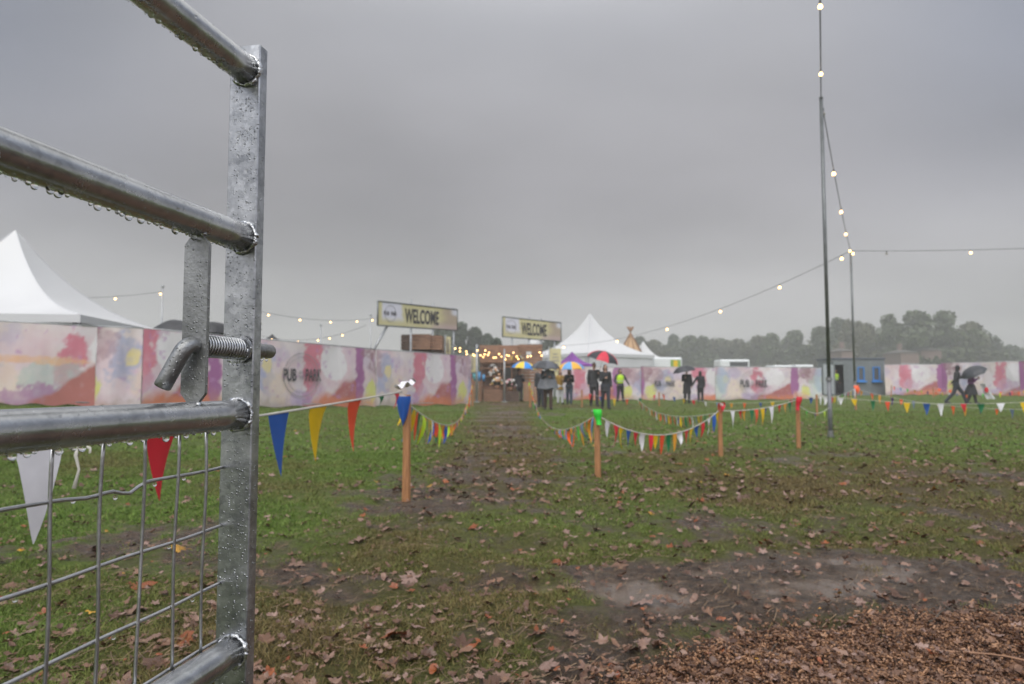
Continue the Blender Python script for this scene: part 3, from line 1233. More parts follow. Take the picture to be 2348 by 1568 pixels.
# ------------------------------------------------------------------ stakes
def stake(foot, top, w, label, lean=(0, 0)):
    mb = MB()
    h = top - foot.z
    n = 7
    rot = random.uniform(0, .5)
    for a, b in ((0, 1),):
        vs, fs = [], []
        for i in range(n + 1):
            s = i / n
            ww = w * (1 + .04 * math.sin(s * 9 + rot)) * (.86 if i == n else 1)
            c = Vector((foot.x + lean[0] * s * h, foot.y + lean[1] * s * h, foot.z - .05 + (h + .05) * s))
            for k in range(8):
                th = rot + 2 * math.pi * k / 8 + .3927
                rr = ww * (.56 if k % 2 else .60)
                sq = 1 / max(abs(math.cos(th - rot)), abs(math.sin(th - rot))) * .88
                vs.append(c + Vector((math.cos(th), math.sin(th), 0)) * rr * sq)
        for i in range(n):
            for k in range(8):
                fs.append((i * 8 + k, i * 8 + (k + 1) % 8, i * 8 + 8 + (k + 1) % 8, i * 8 + 8 + k))
        fs.append(tuple(range(n * 8, n * 8 + 8)))
        mb.add(vs, fs)
    o = mb.build('wooden_stake', M_WOOD)
    return tag(o, label, 'stake', 'wooden stakes carrying the bunting')


SF = {}
for key, bx, by, tx, ty, w, lab in (
        ('s1', 931, 1150, 927, 905, .062, 'nearest wooden stake, white and blue bunting bundled on its head'),
        ('s2', 1371, 1090, 1367, 940, .060, 'wooden stake with a neon green pennant wrapped round its top'),
        ('s3', 1652, 1047, 1652, 924, .058, 'wooden stake with red pennants knotted at its head'),
        ('s4', 1831, 1027, 1829, 911, .058, 'wooden stake with one red pennant, left of the near light mast'),
        ('s5', 1083, 931, 1083, 868, .07, 'far stake at the left of the entrance path by the banner end'),
        ('s6', 1215, 934, 1213, 868, .07, 'far stake at the right of the entrance path before the crates'),
        ('s7', 1511, 931, 1511, 899, .06, 'thin far stake beside the man in long dark coat'),
        ('s8', 1334, 934, 1333, 893, .06, 'far stake behind the couple under the red umbrella'),
        ('s9', 1873, 953, 1874, 904, .06, 'short stake just left of the near light mast'),
        ('s10', 1962, 940, 1962, 886, .06, 'stake with orange bundle in front of the grey cabin'),
        ('s11', 2042, 910, 2044, 883, .06, 'small orange stake leaning beside the cabin corner'),
        ('s12', 2140, 912, 2140, 888, .06, 'distant stake before the far right banner seam')):
    f = G(bx, by)
    tp = P(tx, ty, f.y)
    SF[key] = (f, tp)
    stake(f, tp.z, w, lab, ((tp.x - f.x) / max(.2, tp.z - f.z), 0) if key in ('s2', 's11') else (0, 0))


# ------------------------------------------------------------------ bunting
def pennant_mesh(top, along, w, h, mi, mb, twist=0.0, blow=0.0, curl=0.0, r=random):
    """cloth triangle hanging from the tape"""
    a = Vector((along.x, along.y, 0)).normalized()
    b = Vector((-a.y, a.x, 0))
    rows = 7
    vs, fs = [], []
    for i in range(rows + 1):
        s = i / rows
        ang = twist * s
        d = a * math.cos(ang) + b * math.sin(ang)
        nn = -a * math.sin(ang) + b * math.cos(ang)
        ww = w * (1 - s) ** .88 * .5 + .002
        c = top + Vector((0, 0, -h * s * (1 - .15 * abs(blow)))) + (b * blow + a * blow * .3) * h * s * s + nn * curl * math.sin(s * 3.2) * h * .2
        if i == 0:
            tilt = along.z / max(.05, Vector((along.x, along.y)).length)
            vs += [c - d * ww - UP * tilt * ww, c, c + d * ww + UP * tilt * ww]
        else:
            vs += [c - d * ww + nn * curl * ww * .6, c - nn * curl * ww * .3, c + d * ww + nn * curl * ww * .6]
    for i in range(rows):
        for k in (0, 1):
            fs.append((i * 3 + k, i * 3 + k + 1, i * 3 + 4 + k, i * 3 + 3 + k))
    mb.add(vs, fs, mi)


CYC = ['white', 'blue', 'yellow', 'orange', 'green', 'red']
CYC2 = ['fluo', 'sky', 'neon', 'amber', 'lime', 'purple', 'fluo', 'yellow', 'white', 'slate']


def bunting(p0, p1, sag, label, spec=None, spacing=.42, cyc=CYC, size=(.16, .30), rtape=.006, skew=0.0, jitter=.5, blow=.15, start=0, seed=1, knots=()):
    r = random.Random(seed)
    p0, p1 = Vector(p0), Vector(p1)
    root = thing('bunting', (p0 + p1) / 2 * 1.0, label, 'bunting', 'lines of pennant bunting marking out the field')

    def C(s):
        s2 = s + skew * s * (1 - s)
        return p0.lerp(p1, s) - UP * sag * 4 * s2 * (1 - s2)
    L = (p1 - p0).length
    mb = MB()
    nseg = max(14, int(L * 3))
    mb.tube([C(i / nseg) for i in range(nseg + 1)], rtape, 6, flat=.35)
    mb.build('tape', M_STRING, root, True)
    items = []
    if spec:
        for vx, colr, w, h, tw, bl in spec:
            lo, hi = 0.0, 1.0
            x0 = proj(C(0))[0]
            inc = proj(C(1))[0] > x0
            for _ in range(40):
                md = (lo + hi) / 2
                if (proj(C(md))[0] < vx) == inc:
                    lo = md
                else:
                    hi = md
            items.append((lo, colr, w, h, tw, bl))
    else:
        n = min(98, int(L / spacing))
        for i in range(n):
            s = (i + .5 + r.uniform(-.12, .12)) / n
            colr = cyc[(i + start) % len(cyc)]
            if r.random() < .08:
                colr = r.choice(cyc)
            items.append((s, colr, size[0] * r.uniform(.75, 1.05), size[1] * r.uniform(.62, 1.12), r.gauss(0, jitter), blow * r.uniform(-.3, 1.3)))
    for s, colr, w, h, tw, bl in items:
        m = MB()
        c = C(s)
        pennant_mesh(c, C(min(1, s + .01)) - C(max(0, s - .01)), w, h, 0, m, tw, bl, r.uniform(-.25, .5), r)
        m.build('pennant', PEN[colr], root, True)
    for (kp, colr, sc) in knots:
        m = MB()
        kp = Vector(kp)
        for q in range(4):
            a = r.uniform(0, 6.28)
            pennant_mesh(kp + Vector((math.cos(a) * .03, math.sin(a) * .03, .02 * q)) * sc, Vector((math.sin(a), -math.cos(a), 0)), .12 * sc, r.uniform(.12, .24) * sc, 0, m, r.uniform(-1, 1), r.uniform(-.2, .3), .6, r)
        mm = MB()
        m.build('pennant', PEN[colr], root, True)
        for q in range(3):
            mm.tube([kp + Vector((.04 * sc * math.cos(a + q), .04 * sc * math.sin(a + q), .02 * (q - 1) * sc)) for a in np.linspace(0, 6.3, 14)], .008 * sc, 6)
        mm.build('knot', M_STRING, root, True)
    return root


def atop(key, dz=0.0, dx=0.0, dy=0.0):
    t = SF[key][1]
    return Vector((t.x + dx, t.y + dy, t.z + dz))


e1 = P(922, 898, SF['s1'][0].y - .05)
bunting(P(-70, 1050, 2.25), e1, .012, 'near bunting running from the gate to the nearest stake, large white pennant first', rtape=.0075, spec=[
    (90, 'white', .185, .345, .0, .04), (372, 'red', .185, .31, .25, .02), (639, 'blue', .20, .36, .15, -.08), (731, 'yellow', .20, .35, .12, .06),
    (815, 'orange', .18, .36, .12, .04), (873, 'green', .10, .10, .6, .3), (908, 'red', .11, .13, .8, .2)], seed=3,
    )
# blue pennant wrapped on the nearest stake and loose tie on the tape
t1 = SF['s1'][1]
bw = thing('tied_pennant', (t1.x, t1.y - .06, t1.z), 'blue pennant wrapped over the head of the nearest stake', 'pennant')
mb = MB()
mb.grid(lambda u, v: (t1.x + (u - .5) * .105 * (1 - v ** 2.2) * (1.15 if v < .3 else 1), t1.y - .05 - .035 * math.sin(u * 3.14), t1.z - .01 - .235 * v), 8, 10)
mb.build('cloth', PEN['blue'], bw, True)
mb = MB()
mb.tube([(t1.x + .036 * math.cos(a), t1.y - .0 + .05 * math.sin(a), t1.z - .015 + .004 * math.sin(3 * a)) for a in np.linspace(0, 6.3, 16)], .008, 6)
mb.build('knot', M_STRING, bw, True)
mb = MB()
# crumpled white cloth on top
pp = Vector((t1.x, t1.y - .01, t1.z + .03))
mb.grid(lambda u, v: pp + Vector(((u - .5) * .14 + .02 * math.sin(9 * v), (v - .5) * .10, .035 + .05 * u - .06 * (v - .5) ** 2 + .02 * math.sin(11 * u + 5 * v))), 10, 8)
mb.build('white_cloth', PEN['white'], bw, True)
lt = P(180, 1012, 2.95)
mb = MB()
mb.tube([lt, lt + Vector((-.01, 0, -.06)), lt + Vector((0, .01, -.12)), lt + Vector((-.012, 0, -.20))], [.005, .009, .006, .010], 6, flat=.3)
mb.tube([lt, lt + Vector((.02, 0, -.015)), lt + Vector((.045, .01, -.03)), lt + Vector((.05, 0, -.05))], [.005, .008, .007, .006], 6, flat=.3)
tag(mb.build('tape_tail', M_STRING, None, True), 'loose knotted end of pale tape hanging between white and red pennants', 'tape')

bunting(atop('s1', -.05), atop('s5', -.1), .82, 'bunting sagging along the left edge of the entrance path', spacing=.23, start=0, seed=4, blow=.3, size=(.15, .30), jitter=.8,
        cyc=['yellow', 'white', 'blue', 'yellow', 'orange', 'green', 'lime', 'magenta', 'fluo', 'amber'])
bunting(atop('s2', -.05), atop('s6', -.1), .80, 'bunting sagging along the right edge of the entrance path', spacing=.23, start=1, seed=5, blow=-.45, size=(.13, .26), jitter=.8,
        cyc=['fluo', 'sky', 'amber', 'fluo', 'green', 'fluo', 'slate', 'amber', 'lime', 'neon'])
bunting(atop('s2', -.05), atop('s3', -.08), .27, 'bunting swag between the green topped stake and the red topped stake', spacing=.125, seed=6, jitter=1.0, size=(.095, .23),
        cyc=['amber', 'white', 'red', 'yellow', 'blue', 'red', 'white', 'blue', 'yellow', 'orange', 'green'],
        knots=[(atop('s3', -.02, 0, -.04), 'red', .55)])
bunting(P(1462, 915, 24), atop('s3', -.12), .26, 'bunting coming from far back to the red topped stake', spacing=.34, seed=7, size=(.12, .22))
bunting(atop('s3', -.10), atop('s4', -.03), .05, 'bunting between the red topped stake and the stake by the mast', rtape=.006, seed=8, spec=[
    (1679, 'white', 0.093, 0.244, .5, 0), (1700, 'red', 0.085, 0.126, .3, 0), (1722, 'green', 0.102, 0.185, .2, 0), (1707, 'amber', 0.068, 0.148, .2, 0), (1733, 'orange', 0.093, 0.222, .2, .05), (1748, 'yellow', 0.111, 0.244, .2, .05), (1757, 'blue', 0.085, 0.104, .5, .2),
    (1768, 'white', 0.119, 0.244, .2, .0), (1788, 'red', 0.085, 0.118, .2, .1), (1800, 'amber', 0.093, 0.163, .5, 0), (1811, 'green', 0.111, 0.192, .4, 0)])
bunting(atop('s4', -.10), P(1901, 934, 11.9), .12, 'short bunting between the stake and the near mast with purple pennant', seed=9, spec=[
    (1850, 'neon', .12, .12, .4, .1), (1869, 'purple', .13, .24, .5, 0), (1889, 'lime', .14, .16, .2, 0)])
# neon green wrap on s2, red on s4, orange bundle on s10
for key, colr, lab, hh in (('s2', 'neon', 'neon green pennant wrapped round the top of its stake', .16), ('s4', 'red', 'red pennant hanging on the stake beside the mast', .20)):
    t = SF[key][1]
    o = thing('tied_pennant', (t.x, t.y, t.z), lab, 'pennant')
    mb = MB()
    mb.grid(lambda u, v: (t.x + (u - .5) * .085 * (1 - .35 * v + .12 * math.sin(v * 6)) + (.02 if colr == 'neon' else -.03) * v, t.y - .05 - .03 * math.sin(u * 3.14) - .01 * math.sin(v * 7), t.z + .01 - hh * v), 8, 8)
    mb.build('cloth', PEN[colr], o, True)
    mb = MB()
    mb.tube([(t.x + .045 * math.cos(a), t.y + .055 * math.sin(a), t.z - .01 + .006 * math.sin(2 * a)) for a in np.linspace(0, 6.3, 16)], .007, 6)
    mb.build('knot', M_STRING, o, True)
# right hand field
q0 = P(1874, 905, SF['s9'][0].y)
bunting(q0, P(2420, 918, 16.5), .16, 'nearer of the two bunting lines crossing the right of the field', spacing=.42, seed=11, jitter=.2, size=(.175, .33),
        cyc=['white', 'white', 'yellow', 'green', 'orange', 'yellow', 'blue', 'white', 'red'])
bunting(atop('s10', -.1), P(2420, 938, 17.5), .22, 'farther bunting line hanging lower across the right of the field', spacing=.5, seed=12, jitter=.5, size=(.15, .28),
        cyc=['amber', 'fluo', 'amber', 'purple', 'fluo', 'slate', 'tan'], knots=[(atop('s10', -.04, 0, -.05), 'fluo', 1.3)])
bunting(atop('s11', -.05), P(2420, 890, 31), .35, 'distant bunting low against the far right banner fence', spacing=.55, seed=13, size=(.17, .28), cyc=CYC2)
bunting(atop('s12', -.02), P(2420, 884, 38), .3, 'farthest bunting just under the far right banner print', spacing=.55, seed=17, size=(.17, .28), cyc=['fluo', 'red', 'yellow', 'fluo', 'amber'])
bunting(atop('s7', -.05), q0 + Vector((0, 0, -.05)), .30, 'bunting crossing behind the red topped stake before the banner', spacing=.75, seed=14, size=(.2, .26), cyc=['fluo', 'blue', 'yellow', 'red', 'white', 'sky', 'amber'])
bunting(atop('s8', -.05), atop('s7', -.05), .30, 'distant bunting between two far stakes near the couple', spacing=.6, seed=15, size=(.17, .28))
bunting(q0 + Vector((.02, 0, -.04)), atop('s10', -.05), .12, 'bunting between the mast side stake and the cabin stake', spacing=.5, seed=16, size=(.17, .32), cyc=['white', 'neon', 'white', 'red', 'yellow'])


# ------------------------------------------------------------------ light masts and festoon lights
def mast(foot, ztop, r, label, base=True):
    o = thing('light_mast', foot, label, 'light mast', 'poles carrying the festoon lights')
    MB().tube([foot - UP * .05, foot + UP * 1.0], r * 1.25, 16).build('lower_sleeve', M_SLEEVE, o, True)
    top = Vector((foot.x, foot.y, ztop))
    MB().tube([foot + UP * 1.0, top], r, 16).build('pole', M_GREYPOLE, o, True)
    mb = MB()
    mb.tube([foot + UP * 1.0, foot + UP * 1.06], r * 1.7, 14)
    mb.build('clamp', M_DULL, o)
    if base:
        mb = MB()
        mb.tube([foot - UP * .02, foot + UP * .03], r * 2.1, 16)
        mb.tube([foot + UP * .03, foot + UP * .12], r * 1.55, 14)
        mb.build('base_plate', M_DULL, o)
    MB().ball(top, (r * 1.3, r * 1.3, r), 12, 6).build('cap', M_DULL, o, True)
    return top


f1 = G(1904, 1003)
m1 = mast(f1, P(1885, 224, f1.y).z, .031, 'near tall grey light mast at the right')
f2 = G(1962, 940)
f2 = gpt(P(1961, 940, f2.y + .4).x, f2.y + .4)
m2 = mast(f2, P(1953, 575, f2.y).z, .037, 'second light mast farther back in front of the grey cabin')
EQ = 'strings of warm festoon bulbs'


def festoon(p0, p1, sag, label, bulbs, r=.05, unlit=(), rc=.009, parent_top=None, C=None):
    p0, p1 = Vector(p0), Vector(p1)
    root = thing('festoon_lights', p0, label, 'string lights', EQ)
    if C is None:
        C = lambda s: p0.lerp(p1, s) - UP * sag * 4 * s * (1 - s)
    mb = MB()
    n = 40
    mb.tube([C(i / n) for i in range(n + 1)], rc, 6)
    mb.build('cable', M_CABLE, root, True)
    for i, s in enumerate(bulbs):
        c = C(s)
        sk = MB().tube([c, c - UP * r * 1.3], r * .5, 8).build('lamp_holder', M_CABLE, root)
        b = MB()
        prof = [(0, .45), (.4, .62), (.9, .95), (1.35, 1.0), (1.8, .75), (2.0, .3), (2.04, .02)]
        vs, fs, k = [], [], 12
        for h, rr in prof:
            vs += [c - UP * (r * 1.3 + h * r) + Vector((math.cos(2 * math.pi * q / k), math.sin(2 * math.pi * q / k), 0)) * rr * r for q in range(k)]
        for a in range(len(prof) - 1):
            for q in range(k):
                fs.append((a * k + q, (a + 1) * k + q, (a + 1) * k + (q + 1) % k, a * k + (q + 1) % k))
        fs.append(tuple(range((len(prof) - 1) * k, len(prof) * k))[::-1])
        b.add(vs, fs)
        b.build('bulb', M_BULB_OFF if i in unlit else M_BULB, sk, True)
    return C


def s_for_y(C, vy, lo=0.0, hi=1.0):
    inc = proj(C(hi))[1] > proj(C(lo))[1]
    for _ in range(40):
        md = (lo + hi) / 2
        if (proj(C(md))[1] < vy) == inc:
            lo = md
        else:
            hi = md
    return lo


def s_for_x(C, vx, lo=0.0, hi=1.0):
    inc = proj(C(hi))[0] > proj(C(lo))[0]
    for _ in range(40):
        md = (lo + hi) / 2
        if (proj(C(md))[0] < vx) == inc:
            lo = md
        else:
            hi = md
    return lo


def curve(p0, p1, sag):
    p0, p1 = Vector(p0), Vector(p1)
    return lambda s: p0.lerp(p1, s) - UP * sag * 4 * s * (1 - s)


pa = P(1876, -320, 6.0)
Ca = curve(m1, pa, .05)
festoon(m1, pa, .05, 'festoon string passing overhead from the top of the near mast', [s_for_y(Ca, 160, 0, .95), s_for_y(Ca, 3, 0, .95), .8], .03)
Cb = curve(m1, m2, .25)
festoon(m1, m2, .25, 'festoon string running from the near mast down to the second mast', [.03] + [s_for_y(Cb, y) for y in (389, 478, 530)] + [.95], .042, unlit=(0,))
pr = P(2440, 566, 24.5)
Cc = curve(m2, pr, .05)
festoon(m2, pr, .05, 'festoon string stretching level to the right from the second mast', [.01, s_for_x(Cc, 2032), s_for_x(Cc, 2225), .95], .045, unlit=(1,))
pl = P(1270, 792, 46)
Cd = curve(m2, pl, .9)
festoon(m2, pl, .9, 'long festoon string from the second mast toward the white tent', [s_for_x(Cd, x) for x in (1929, 1787, 1651, 1529, 1415, 1292)], .055)
# distant strings on the left above the banner fence
Y0 = 34
pm = [P(172, 676, 30), P(372, 668, 32), P(848, 726, 38), P(360, 660, 32)]
festoon(P(150, 682, 30), P(372, 668, 32), .1, 'faint festoon string beside the left tent', [.5, .98], .045)
festoon(P(590, 712, 33), P(868, 728, 38), .3, 'upper festoon string left of the near welcome sign', [.08, .32, .57, .80, .94], .042)
festoon(P(600, 770, 40), P(840, 745, 38), .5, 'lower festoon string left of the near welcome sign', [.1, .36, .55, .66, .78], .042)
for vx, yt, Yd, lab in ((366, 656, 32, 'thin pale pole beside the left tent'), (848, 722, 38, 'thin pole left of the near welcome sign'), (733, 745, 40, 'faint pole over the logo banner')):
    g = P(vx, 870, Yd)
    g.z = float(base_h(g.x, Yd))
    o = thing('light_pole', g, lab, 'pole', 'poles carrying the festoon lights')
    t = P(vx, yt, Yd)
    MB().tube([g, Vector((g.x, g.y, t.z))], .035, 10).build('shaft', M_PALEPOLE, o, True)
    MB().box(Vector((g.x, g.y, t.z)), (.12, .12, .1), bev=.02).build('head', M_PALEPOLE, o)


# ------------------------------------------------------------------ printed banner fences
def print_colours(u, v, seed=0, flavour=0):
    """water-colour print: u metres along a 5.65 m repeat, v 0..1 up"""
    base = np.array([.66, .60, .625])
    c = np.tile(base, (len(u), 1))
    wob = fbm(u * 1.2, v * 2.6, seed + 5, 4) - .5
    wob2 = fbm(u * 5.5, v * 11, seed + 9, 4, .65) - .5
    grain = .65 + 1.15 * fbm(u * 7, v * 15, seed + 77, 4, .62)

    def lay(mask, col):
        nonlocal c
        m = np.clip(mask * grain, 0, 1)[:, None]
        c = c * (1 - m) + np.array(col) * m

    def patch(cu, cv, ru, rv, hard=.5, w=.9):
        d = np.minimum(np.abs(u - cu), np.minimum(np.abs(u - cu - 5.65), np.abs(u - cu + 5.65)))
        q = 1 - ((d / ru) ** 2 + ((v - cv) / rv) ** 2) + wob * w * 2.0 + wob2 * w * 2.2
        return sstep(0, hard, q)
    lay(sstep(.42, .7, fbm(u * .9, v * 2, seed + 2)) * .45, (.62, .54, .49))
    lay(sstep(.40, .75, fbm(u * .7 + 9, v * 1.6, seed + 21, 4)) * .5, (.62, .42, .47))
    lay(sstep(.50, .75, fbm(u * 1.3 + 3, v * 2.6, seed + 22, 4)) * .45, (.50, .42, .55))
    lay(patch(1.55, .55, .55, .40) * .6, (.34, .37, .52))
    lay(patch(2.2, .32, .6, .3) * .4, (.68, .55, .42))
    lay(patch(1.0, .75, .5, .3) * .55, (.40, .27, .30))
    lay(patch(2.3, .8, .35, .18) * .35, (.45, .40, .55))
    lay(patch(3.6, .62, .42, .55) * .85, (.58, .20, .26))
    lay(patch(3.95, .28, .5, .25) * .5, (.55, .38, .48))
    hill = sstep(0, .12, (.12 + .42 * sstep(3.5, 5.6, u) ** 1.4) * (u > 3.2) - v + wob * .22)
    lay(hill * .85, (.40, .14, .14))
    lay(sstep(.16, .0, v + wob2 * .2) * .35, (.30, .22, .16))
    lay(patch(4.55, .70, .62, .30, .2, .4) * .9, (.70, .67, .69))
    lay(patch(.12, .6, .28, .75, .4, .5) * .95, (.33, .13, .29))
    lay(patch(.55, .85, .5, .28) * .6, (.30, .17, .20))
    lay(patch(.72, .26, .34, .22, .3, .7) * .75, (.62, .62, .20))
    lay(patch(1.75, .62, .2, .12) * .6, (.72, .60, .25))
    lay(sstep(.22, .02, v + wob * .25) * sstep(3.0, 4.4, u) * .9, (.58, .20, .11))
    lay(sstep(.24, .02, v + wob * .3) * (1 - sstep(.5, 1.4, u)) * .6, (.62, .33, .18))
    lay(patch(3.2, .12, .5, .12) * .45, (.42, .33, .55))
    sp = sstep(.70, .78, fbm(u * 5, v * 11, seed + 30, 3))
    lay(sp * .45, (.45, .25, .45))
    if flavour == 1:
        lay(patch(3.2, .35, .9, .28, .2, .5) * .5, (.40, .48, .45))
        lay(patch(2.6, .55, 1.6, .06, .3, .5) * .5, (.72, .42, .22))
        lay(patch(3.0, .08, .9, .2, .3) * .6, (.38, .20, .34))
        lay(sstep(0, .12, .62 * sstep(2.6, 4.4, u) - v + wob * .3) * .85, (.40, .15, .13))
    if flavour == 2:
        lay(patch(1.3, .35, .5, .4) * .4, (.45, .58, .46))
        lay(patch(1.6, .6, .35, .45) * .45, (.38, .46, .56))
    return c


def text_mesh(name, body, w, h, m, org, ex, ez, parent, bold=.03, depth=.004):
    cu = bpy.data.curves.new(name, 'FONT')
    cu.body = body
    cu.size = 1
    cu.offset = bold
    cu.extrude = .01
    cu.space_character = 1.02
    to = bpy.data.objects.new(name, cu)
    COL.objects.link(to)
    dg = bpy.context.evaluated_depsgraph_get()
    me = bpy.data.meshes.new_from_object(to.evaluated_get(dg))
    bpy.data.objects.remove(to)
    co = np.zeros(len(me.vertices) * 3)
    me.vertices.foreach_get('co', co)
    co = co.reshape(-1, 3)
    mn, mx_ = co.min(0), co.max(0)
    ex, ez = Vector(ex), Vector(ez)
    ny = ex.cross(ez)
    off = world_off(parent)
    out = []
    for p in co:
        a = (p[0] - mn[0]) / (mx_[0] - mn[0]) - .5
        b = (p[1] - mn[1]) / (mx_[1] - mn[1]) - .5
        d = (p[2] / .01) * depth / 2
        out.append(Vector(org) + ex * (a * w) + ez * (b * h) - ny * 0 + ny * d - off)
    me.vertices.foreach_set('co', np.array([tuple(q) for q in out]).ravel())
    me.materials.clear()
    me.materials.append(m)
    me.update()
    o = link(name, me, parent)
    return o


def logo(org, ex, ez, sc, parent, nrm):
    """ring emblem with the festival name; org = centre on the cloth"""
    org = Vector(org) + Vector(nrm) * .012
    ex, ez = Vector(ex), Vector(ez)
    mb = MB()
    for rr, th in ((.70, .010), (.57, .006)):
        pts = [org + ex * (rr * sc * math.cos(a)) + ez * (rr * sc * math.sin(a)) for a in np.linspace(0, 6.2832, 49)]
        mb.tube(pts, th * sc, 5)
    mb.build('logo_ring', M_INKGREY, parent)
    text_mesh('logo_lettering', 'PUB', .50 * sc, .40 * sc, M_INK, org - ex * .46 * sc, ex, ez, parent, .022)
    text_mesh('logo_lettering', 'PARK', .64 * sc, .40 * sc, M_INK, org + ex * .47 * sc, ex, ez, parent, .022)
    text_mesh('logo_lettering', 'IN', .13 * sc, .11 * sc, M_INKGREY, org + ex * (-.03 * sc) + ez * .08 * sc, ex, ez, parent, .02)
    text_mesh('logo_lettering', 'THE', .17 * sc, .11 * sc, M_INKGREY, org + ex * (-.03 * sc) - ez * .08 * sc, ex, ez, parent, .02)


def fence_panel(A, B, hA, hB, label, u0=0.0, seed=0, flav=0, logo_at=None, post=True, lsc=1.0):
    """A,B foot points, scrim printed, thin steel frame behind"""
    A, B = Vector(A), Vector(B)
    root = thing('banner_fence', (A + B) / 2, label, 'fence', 'printed banner fence round the site')
    L = (B - A).length
    ex = Vector((B.x - A.x, B.y - A.y, 0)).normalized()
    nrm = Vector((ex.y, -ex.x, 0))
    if nrm.y > 0:
        nrm = -nrm
    nu, nv = int(L / .045), 44
    uu, vv_ = np.meshgrid(np.linspace(0, 1, nu + 1), np.linspace(0, 1, nv + 1))
    uu, vv_ = uu.ravel(), vv_.ravel()
    bill = .045 * np.sin(vv_ * math.pi) * np.sin(uu * 3 * math.pi + seed) + .10 * (fbm(uu * L * 1.6, vv_ * 1.5 + uu * 4, seed + 50, 4) - .5)
    h = hA + (hB - hA) * uu
    offv = world_off(root)
    V = np.zeros((len(uu), 3))
    for k in range(3):
        V[:, k] = A[k] + (B[k] - A[k]) * uu + nrm[k] * (.03 + bill) - offv[k]
    lowe = .03 * np.sin(uu * 23 + seed) * (1 - vv_)
    V[:, 2] += .04 + (h - .06) * vv_ + lowe
    cols = print_colours((u0 + uu * L) % 5.65, vv_, seed, flav)
    ii = np.arange((nu + 1) * (nv + 1)).reshape(nv + 1, nu + 1)
    F = np.stack([ii[:-1, :-1].ravel(), ii[:-1, 1:].ravel(), ii[1:, 1:].ravel(), ii[1:, :-1].ravel()], 1)
    sc = link('printed_scrim', np_mesh('printed_scrim', V, F, M_SCRIM, smooth=True, cols=cols), root)
    MB().tube([A + UP * hA, B + UP * hB], .021, 8).build('frame_rail', M_PALEPOLE, root, True)
    MB().tube([A + UP * .12, B + UP * .12], .019, 8).build('frame_rail', M_PALEPOLE, root, True)
    np_ = max(1, round(L / 3.0))
    for i in range(np_ + 1):
        if i == np_ and not post:
            continue
        s = i / np_
        c = A.lerp(B, s) - nrm * .03
        MB().tube([c, c + UP * (hA + (hB - hA) * s + .03)], .021, 8).build('post', M_PALEPOLE, root, True)
    if logo_at is not None:
        s = logo_at
        hh = hA + (hB - hA) * s
        logo(A.lerp(B, s) + UP * hh * .5 + nrm * .075, ex, UP, lsc, sc, nrm)
    return root


def fpt(vx, vb, Y):
    p = P(vx, vb, Y)
    return Vector((p.x, p.y, float(base_h(p.x, p.y))))


def hgt(foot, vx, vt):
    return P(vx, vt, foot.y).z - foot.z


FB = fpt(322, 934, 18.9)
FA0 = fpt(0, 934, 17.5)
d_ = (FA0 - FB)
FA = FB + d_ * 1.25
FS = FB + d_ * .345
FC = fpt(1078, 925, 31.0)
hB, hC = hgt(FB, 322, 752), hgt(FC, 1078, 816)
hA = hgt(FA0, 0, 737)
fence_panel(FA, FS, hA, (hA + hB) / 2, 'leftmost banner fence under the white tent, teal and red print', 1.3, 2, 1, post=False)
fence_panel(FS, FB, (hA + hB) / 2, hB, 'narrow banner fence right of the dark red print edge, blue splashes', .9, 4, 0, post=False)
n_left = 3
cuts = [0, .22, .60, 1.0]
labs = ['banner fence partly hidden by the gate latch', 'banner fence left of the entrance with the round pub logo', 'banner fence section next to the entrance crates']
us = [3.6, 0.9, 1.0]
for i in range(3):
    a, b = FB.lerp(FC, cuts[i]), FB.lerp(FC, cuts[i + 1])
    a.z, b.z = float(base_h(a.x, a.y)), float(base_h(b.x, b.y))
    ha, hb_ = hB + (hC - hB) * cuts[i], hB + (hC - hB) * cuts[i + 1]
    sl = None
    if i == 1:
        Lc = lambda s: a.lerp(b, s)
        sl = s_for_x(lambda s: a.lerp(b, s) + UP, 688)
    L_ = (b - a).length
    u0 = us[i]
    if i == 1:
        s_tr = s_for_x(lambda s: a.lerp(b, s) + UP, 822)
        u0 = (0.1 - s_tr * L_) % 5.65
    if i == 2:
        s_tr = s_for_x(lambda s: a.lerp(b, s) + UP, 1037)
        u0 = (0.1 - s_tr * L_) % 5.65
    fence_panel(a, b, ha, hb_, labs[i], u0, 0, 0, logo_at=sl, post=(i == 2), lsc=1.05)
# fence across the back, right of the entrance
YF = 39.5
segs = [(1288, 1470, 'back banner fence behind the couple under the red umbrella', 2.6, 7, 0, None, 0),
        (1470, 1640, 'back banner fence with small logo behind the man in the long coat', .2, 8, 0, 1522, .8),
        (1640, 1884, 'back banner fence with the round pub logo left of the mast', 1.15, 9, 2, 1726, 1.05)]
for x0, x1, lab, u0, sd, fl, lg, ls in segs:
    a, b = fpt(x0, 918, YF), fpt(x1, 916, YF)
    s = None if lg is None else (lg - x0) / (x1 - x0)
    fence_panel(a, b, hgt(a, x0, 840), hgt(b, x1, 843), lab, u0, sd, fl, s, post=(x1 == 1884), lsc=ls)
a, b, c = fpt(2030, 904, 46), fpt(2160, 902, 45.5), fpt(2560, 902, 37)
fence_panel(a, b, hgt(a, 2030, 836), hgt(b, 2160, 835), 'plain pale banner fence right of the grey cabin', 2.3, 10, 0, None, post=False)
m_ = b.lerp(c, .5)
fence_panel(b, m_, hgt(b, 2160, 832), hgt(b, 2160, 832), 'banner fence behind the walking pair, purple edge at its left', 0.0, 11, 0, None, post=False)
fence_panel(m_, c, hgt(b, 2160, 832), hgt(b, 2160, 832), 'far right banner fence running out of the picture', 0.0, 12, 0, None)


